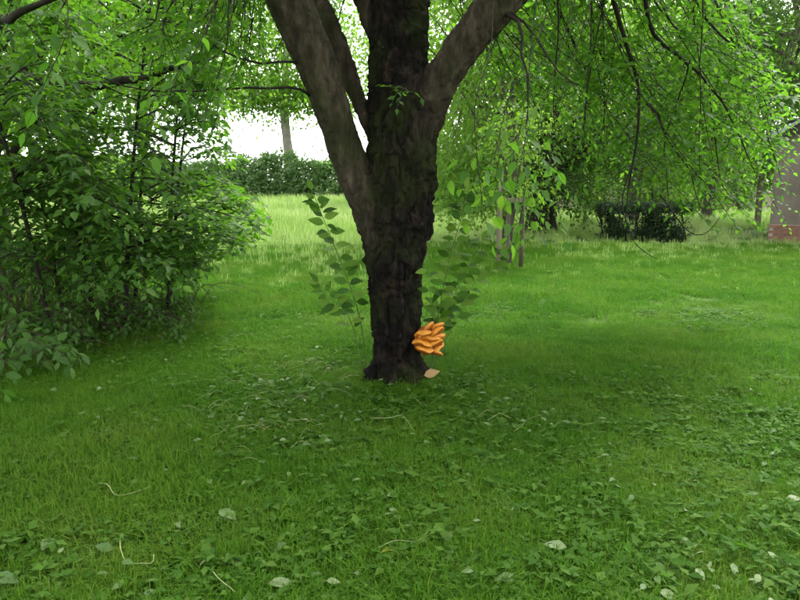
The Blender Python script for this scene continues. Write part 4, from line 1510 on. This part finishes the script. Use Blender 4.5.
# broad-leaved weeds in the lawn
weeds = [weed_patch('weeds', 130 + k, 11, .15, (.03, .038, .05, .024, .06)[k], M_weed) for k in range(5)]
pts = np.vstack([wedge(7800, 1.2, 8.5, gr), wedge(3200, 8.5, 17, gr, .66)])
den = fbm(pts * [.8, .8, 0] + 9, 3) + .5 * np.exp(-((pts[:, 0] - .1) ** 2 + (pts[:, 1] - 4.0) ** 2) / 3.0) - .12
d = np.hypot(pts[:, 0] - tree_root.location.x, pts[:, 1] - TY)
k = (den + gr.normal(0, .12, len(den)) > -.16) & (d > .24)
pts = pts[k]
scatter('lawn_weeds', weeds, pts, gr.uniform(0, 6.28, len(pts)), gr.uniform(.65, 1.3, len(pts)), gr.integers(0, 5, len(pts)), 'broad-leaved weeds growing among the lawn grass', 'weeds', gr.normal(0, .1, (len(pts), 2)))
# long meadow grass behind
mead = [grass_patch('meadow_grass', 150 + k, 70, .45, .25, .60, .016, M_meadow, .4, .25) for k in range(5)]
pts = np.vstack([wedge(3200, 9.5, 17, gr, .66, 1.5), wedge(6000, 16, 30, gr, .66, 1.5), wedge(9000, 28, 49.5, gr, .62, 2)])
edge = np.interp(pts[:, 1] + 2.5 * fbm(pts * [.3, .3, 0], 2), [10, 20], [0.05, 1.0])
right = pts[:, 0] > -1.0
hutm = (pts[:, 0] > bx + .25) & (pts[:, 1] > BY - 2) & (pts[:, 1] < BY + dep + .3)
pts = pts[~hutm & (gr.random(len(pts)) < edge * np.where(right, .75, 1.0))]
scl = np.where(pts[:, 0] > 0, .55, .85) * np.interp(pts[:, 1], [10, 16, 24, 50], [.22, .42, .85, 1.15]) * gr.uniform(.75, 1.2, len(pts))
scatter('meadow_grass', mead, pts, gr.uniform(0, 6.28, len(pts)), scl, gr.integers(0, 5, len(pts)), 'long pale green meadow grass beyond the lawn', 'grass', gr.normal(0, .08, (len(pts), 2)))

# ------------------------------------------------------------------ fallen leaves and dry stems
M_dry = leaf_mat('fallen_leaf', [(0.05, 0.105, 0.025), (0.09, 0.15, 0.045), (0.16, 0.205, 0.09)], [(0.15, 0.22, 0.08), (0.2, 0.26, 0.1), (0.25, 0.28, 0.14)], .2, .6)
M_yel = leaf_mat('yellow_leaf', [(0.4, 0.33, 0.05), (0.45, 0.36, 0.06)], [(0.3, 0.25, 0.04), (0.3, 0.25, 0.04)], .2)
M_tan = plain_mat('tan_leaf', (0.20, 0.13, 0.05), (0.33, 0.22, 0.10), 20, .8, .2)
M_straw = plain_mat('dry_straw', (0.18, 0.21, 0.08), (0.30, 0.32, 0.15), 30, .7, .1)
fl = np.random.default_rng(171)
FALLEN = [
    (545, 413, .085, 'pale round fallen leaf on the lawn, right of the trunk foot', M_dry),
    (228, 517, .12, 'large pale fallen leaf on the left lawn near a folded one', M_dry),
    (276, 548, .10, 'pale oval fallen leaf above the biggest one at the bottom', M_dry),
    (285, 586, .13, 'biggest grey-green fallen leaf at the bottom of the lawn, left of centre', M_dry),
    (48, 546, .11, 'pale fallen leaf lying alone in the lower left grass', M_dry),
    (6, 578, .12, 'pale fallen leaf at the bottom left picture corner', M_dry),
    (396, 497, .10, 'pale fallen leaf straight below the trunk', M_dry),
    (555, 546, .10, 'pale fallen leaf in the lower lawn, right of centre', M_dry),
    (447, 538, .09, 'grey-green fallen leaf next to the yellow one', M_dry),
    (692, 513, .085, 'small pale fallen leaf alone on the right lawn', M_dry),
    (104, 549, .08, 'small pale fallen leaf beside a curled dry stem, lower left', M_dry),
    (388, 551, .06, 'small yellow fallen leaf in the foreground grass', M_yel),
    (432, 384, .13, 'tan fallen leaf leaning at the trunk foot below the orange fungus', M_tan),
    (236, 563, .10, 'narrow folded pale leaf left of the biggest fallen leaf', M_dry),
    (503, 580, .09, 'pale fallen leaf at the bottom edge, right of centre', M_dry),
    (668, 594, .09, 'pale fallen leaf cut by the bottom edge, lower right', M_dry),
    (263, 384, .10, 'light fallen leaf among dry stems left of the trunk', M_dry),
    (793, 496, .09, 'pale fallen leaf at the right picture edge', M_dry),
    (752, 491, .06, 'tiny pale fallen leaf near the right picture edge', M_dry),
    (324, 438, .09, 'pale fallen leaf between the dry stems and the trunk foot', M_dry),
]
LL = Leaves()
for k in range(420):
    if k < 200:
        q = (fl.normal(265, 60), fl.normal(402, 30))
    elif k < 250:
        q = (fl.normal(500, 50), fl.normal(400, 25))
    else:
        q = (fl.uniform(20, 790), fl.uniform(360, 600))
    p = G(q[0], q[1], .04)
    p[2] = gz(p[0], p[1]) + fl.uniform(.03, .06)
    th = fl.uniform(0, 6.283)
    LL.add(p, np.array([math.cos(th), math.sin(th), fl.normal(0, .2)]), np.array([fl.normal(0, .35), fl.normal(-.2, .3), 1.0]), fl.uniform(.03, .065))
lm = leaf_mesh('leaf_litter', LL.done(), NEAR, (0, 0, 0))
tag(mesh_obj('leaf_litter', lm, M_dry), 'small pale dry leaf scraps strewn over the lawn round the trunk', 'litter', kind='stuff')
for px_, py_, sz, lab, mt in FALLEN:
    p = G(px_, py_, .04)
    x, y = p[0], p[1]
    z = gz(x, y) + .042
    th = fl.uniform(0, 6.283)
    a = norm(np.array([math.cos(th), math.sin(th), fl.normal(0, .12)]))
    n = norm(np.array([fl.normal(0, .22), fl.normal(-.18, .2), 1.0]))
    if mt is M_tan:
        a, n, z = norm(np.array([.9, -.1, .3])), np.array([.1, -.8, .6]), z + .05
    n = norm(n - a * np.dot(a, n))
    var = leaf_variants(mt)
    b = np.cross(n, a)
    o = bpy.data.objects.new('fallen_leaf', var[fl.integers(4)])
    c = np.array([x, y, z]) - a * sz * .5
    s = sz
    o.matrix_basis = Matrix(((a[0] * s, b[0] * s, n[0] * s, c[0]), (a[1] * s, b[1] * s, n[1] * s, c[1]), (a[2] * s, b[2] * s, n[2] * s, c[2]), (0, 0, 0, 1)))
    COL.objects.link(o)
    tag(o, lab, 'leaf', 'fallen leaves on the lawn')

STRAWS = [
    ([(99, 485), (108, 489), (116, 497), (133, 497), (152, 488)], 'bent pale dry stem lying on the left lawn'),
    ([(120, 540), (121, 552), (127, 562), (140, 565), (152, 562), (154, 556)], 'hook-shaped dry stem in the lower left grass'),
    ([(212, 570), (220, 582), (237, 593)], 'short straight dry stem left of the biggest fallen leaf'),
    ([(514, 431), (522, 427), (528, 419), (541, 416)], 'curved pale stalk leading to the round fallen leaf'),
    ([(370, 419), (390, 420), (402, 416), (408, 424), (414, 431)], 'thin wavy dry stem just before the trunk foot'),
    ([(208, 408), (216, 403), (225, 401), (231, 408)], 'arched dry stem at the far left of the straw patch'),
    ([(378, 548), (395, 543), (415, 541), (428, 534)], 'long thin straw next to the yellow leaf'),
    ([(55, 362), (80, 352), (108, 344), (136, 332)], 'long grey twig lying along the foot of the brambles'),
    ([(134, 347), (139, 334), (144, 329), (147, 331)], 'pale hooked stem standing at the bramble edge'),
]
SCRAPS = []
for k in range(104):
    cx, cy = fl.normal(250, 42), fl.normal(405, 26)
    if k > 70:
        cx, cy = fl.normal(315, 28), fl.normal(372, 12)
    if k > 98:
        cx, cy = fl.normal(500, 34), fl.normal(405, 20)
    th = fl.uniform(-.9, .9)
    ln = fl.uniform(4, 13)
    SCRAPS.append([(cx - ln * math.cos(th), cy + ln * .6 * math.sin(th)), (cx, cy - fl.uniform(-2, 4)), (cx + ln * math.cos(th), cy - ln * .6 * math.sin(th))])
W = MB()
for pxs in SCRAPS:
    c = []
    for i, q in enumerate(pxs):
        g = G(q[0], q[1], .055)
        g[2] = gz(g[0], g[1]) + .045 + .014 * (i % 2)
        c.append(g)
    W.tube(spline(c, 7), np.linspace(.0014, .0008, 7), 4)
tag(W.build('loose_straw', M_straw), 'loose bleached straw scattered on the grass left of the trunk', 'straw', kind='stuff')
for pxs, lab in STRAWS:
    c = []
    for i, q in enumerate(pxs):
        g = G(q[0], q[1], .055)
        g[2] = gz(g[0], g[1]) + .05 + .012 * (i % 2)
        c.append(g)
    W = MB()
    pth = spline(c, 14)
    W.tube(pth, np.linspace(.0020, .0012, 14), 5)
    W.v[0] = W.v[0] - pth[0]
    tw = lab and 'twig' in lab
    o = W.build('dry_stem', M_twig if tw else M_straw)
    o.location = tuple(pth[0])
    tag(o, lab, 'stem', 'dry stems on the lawn')
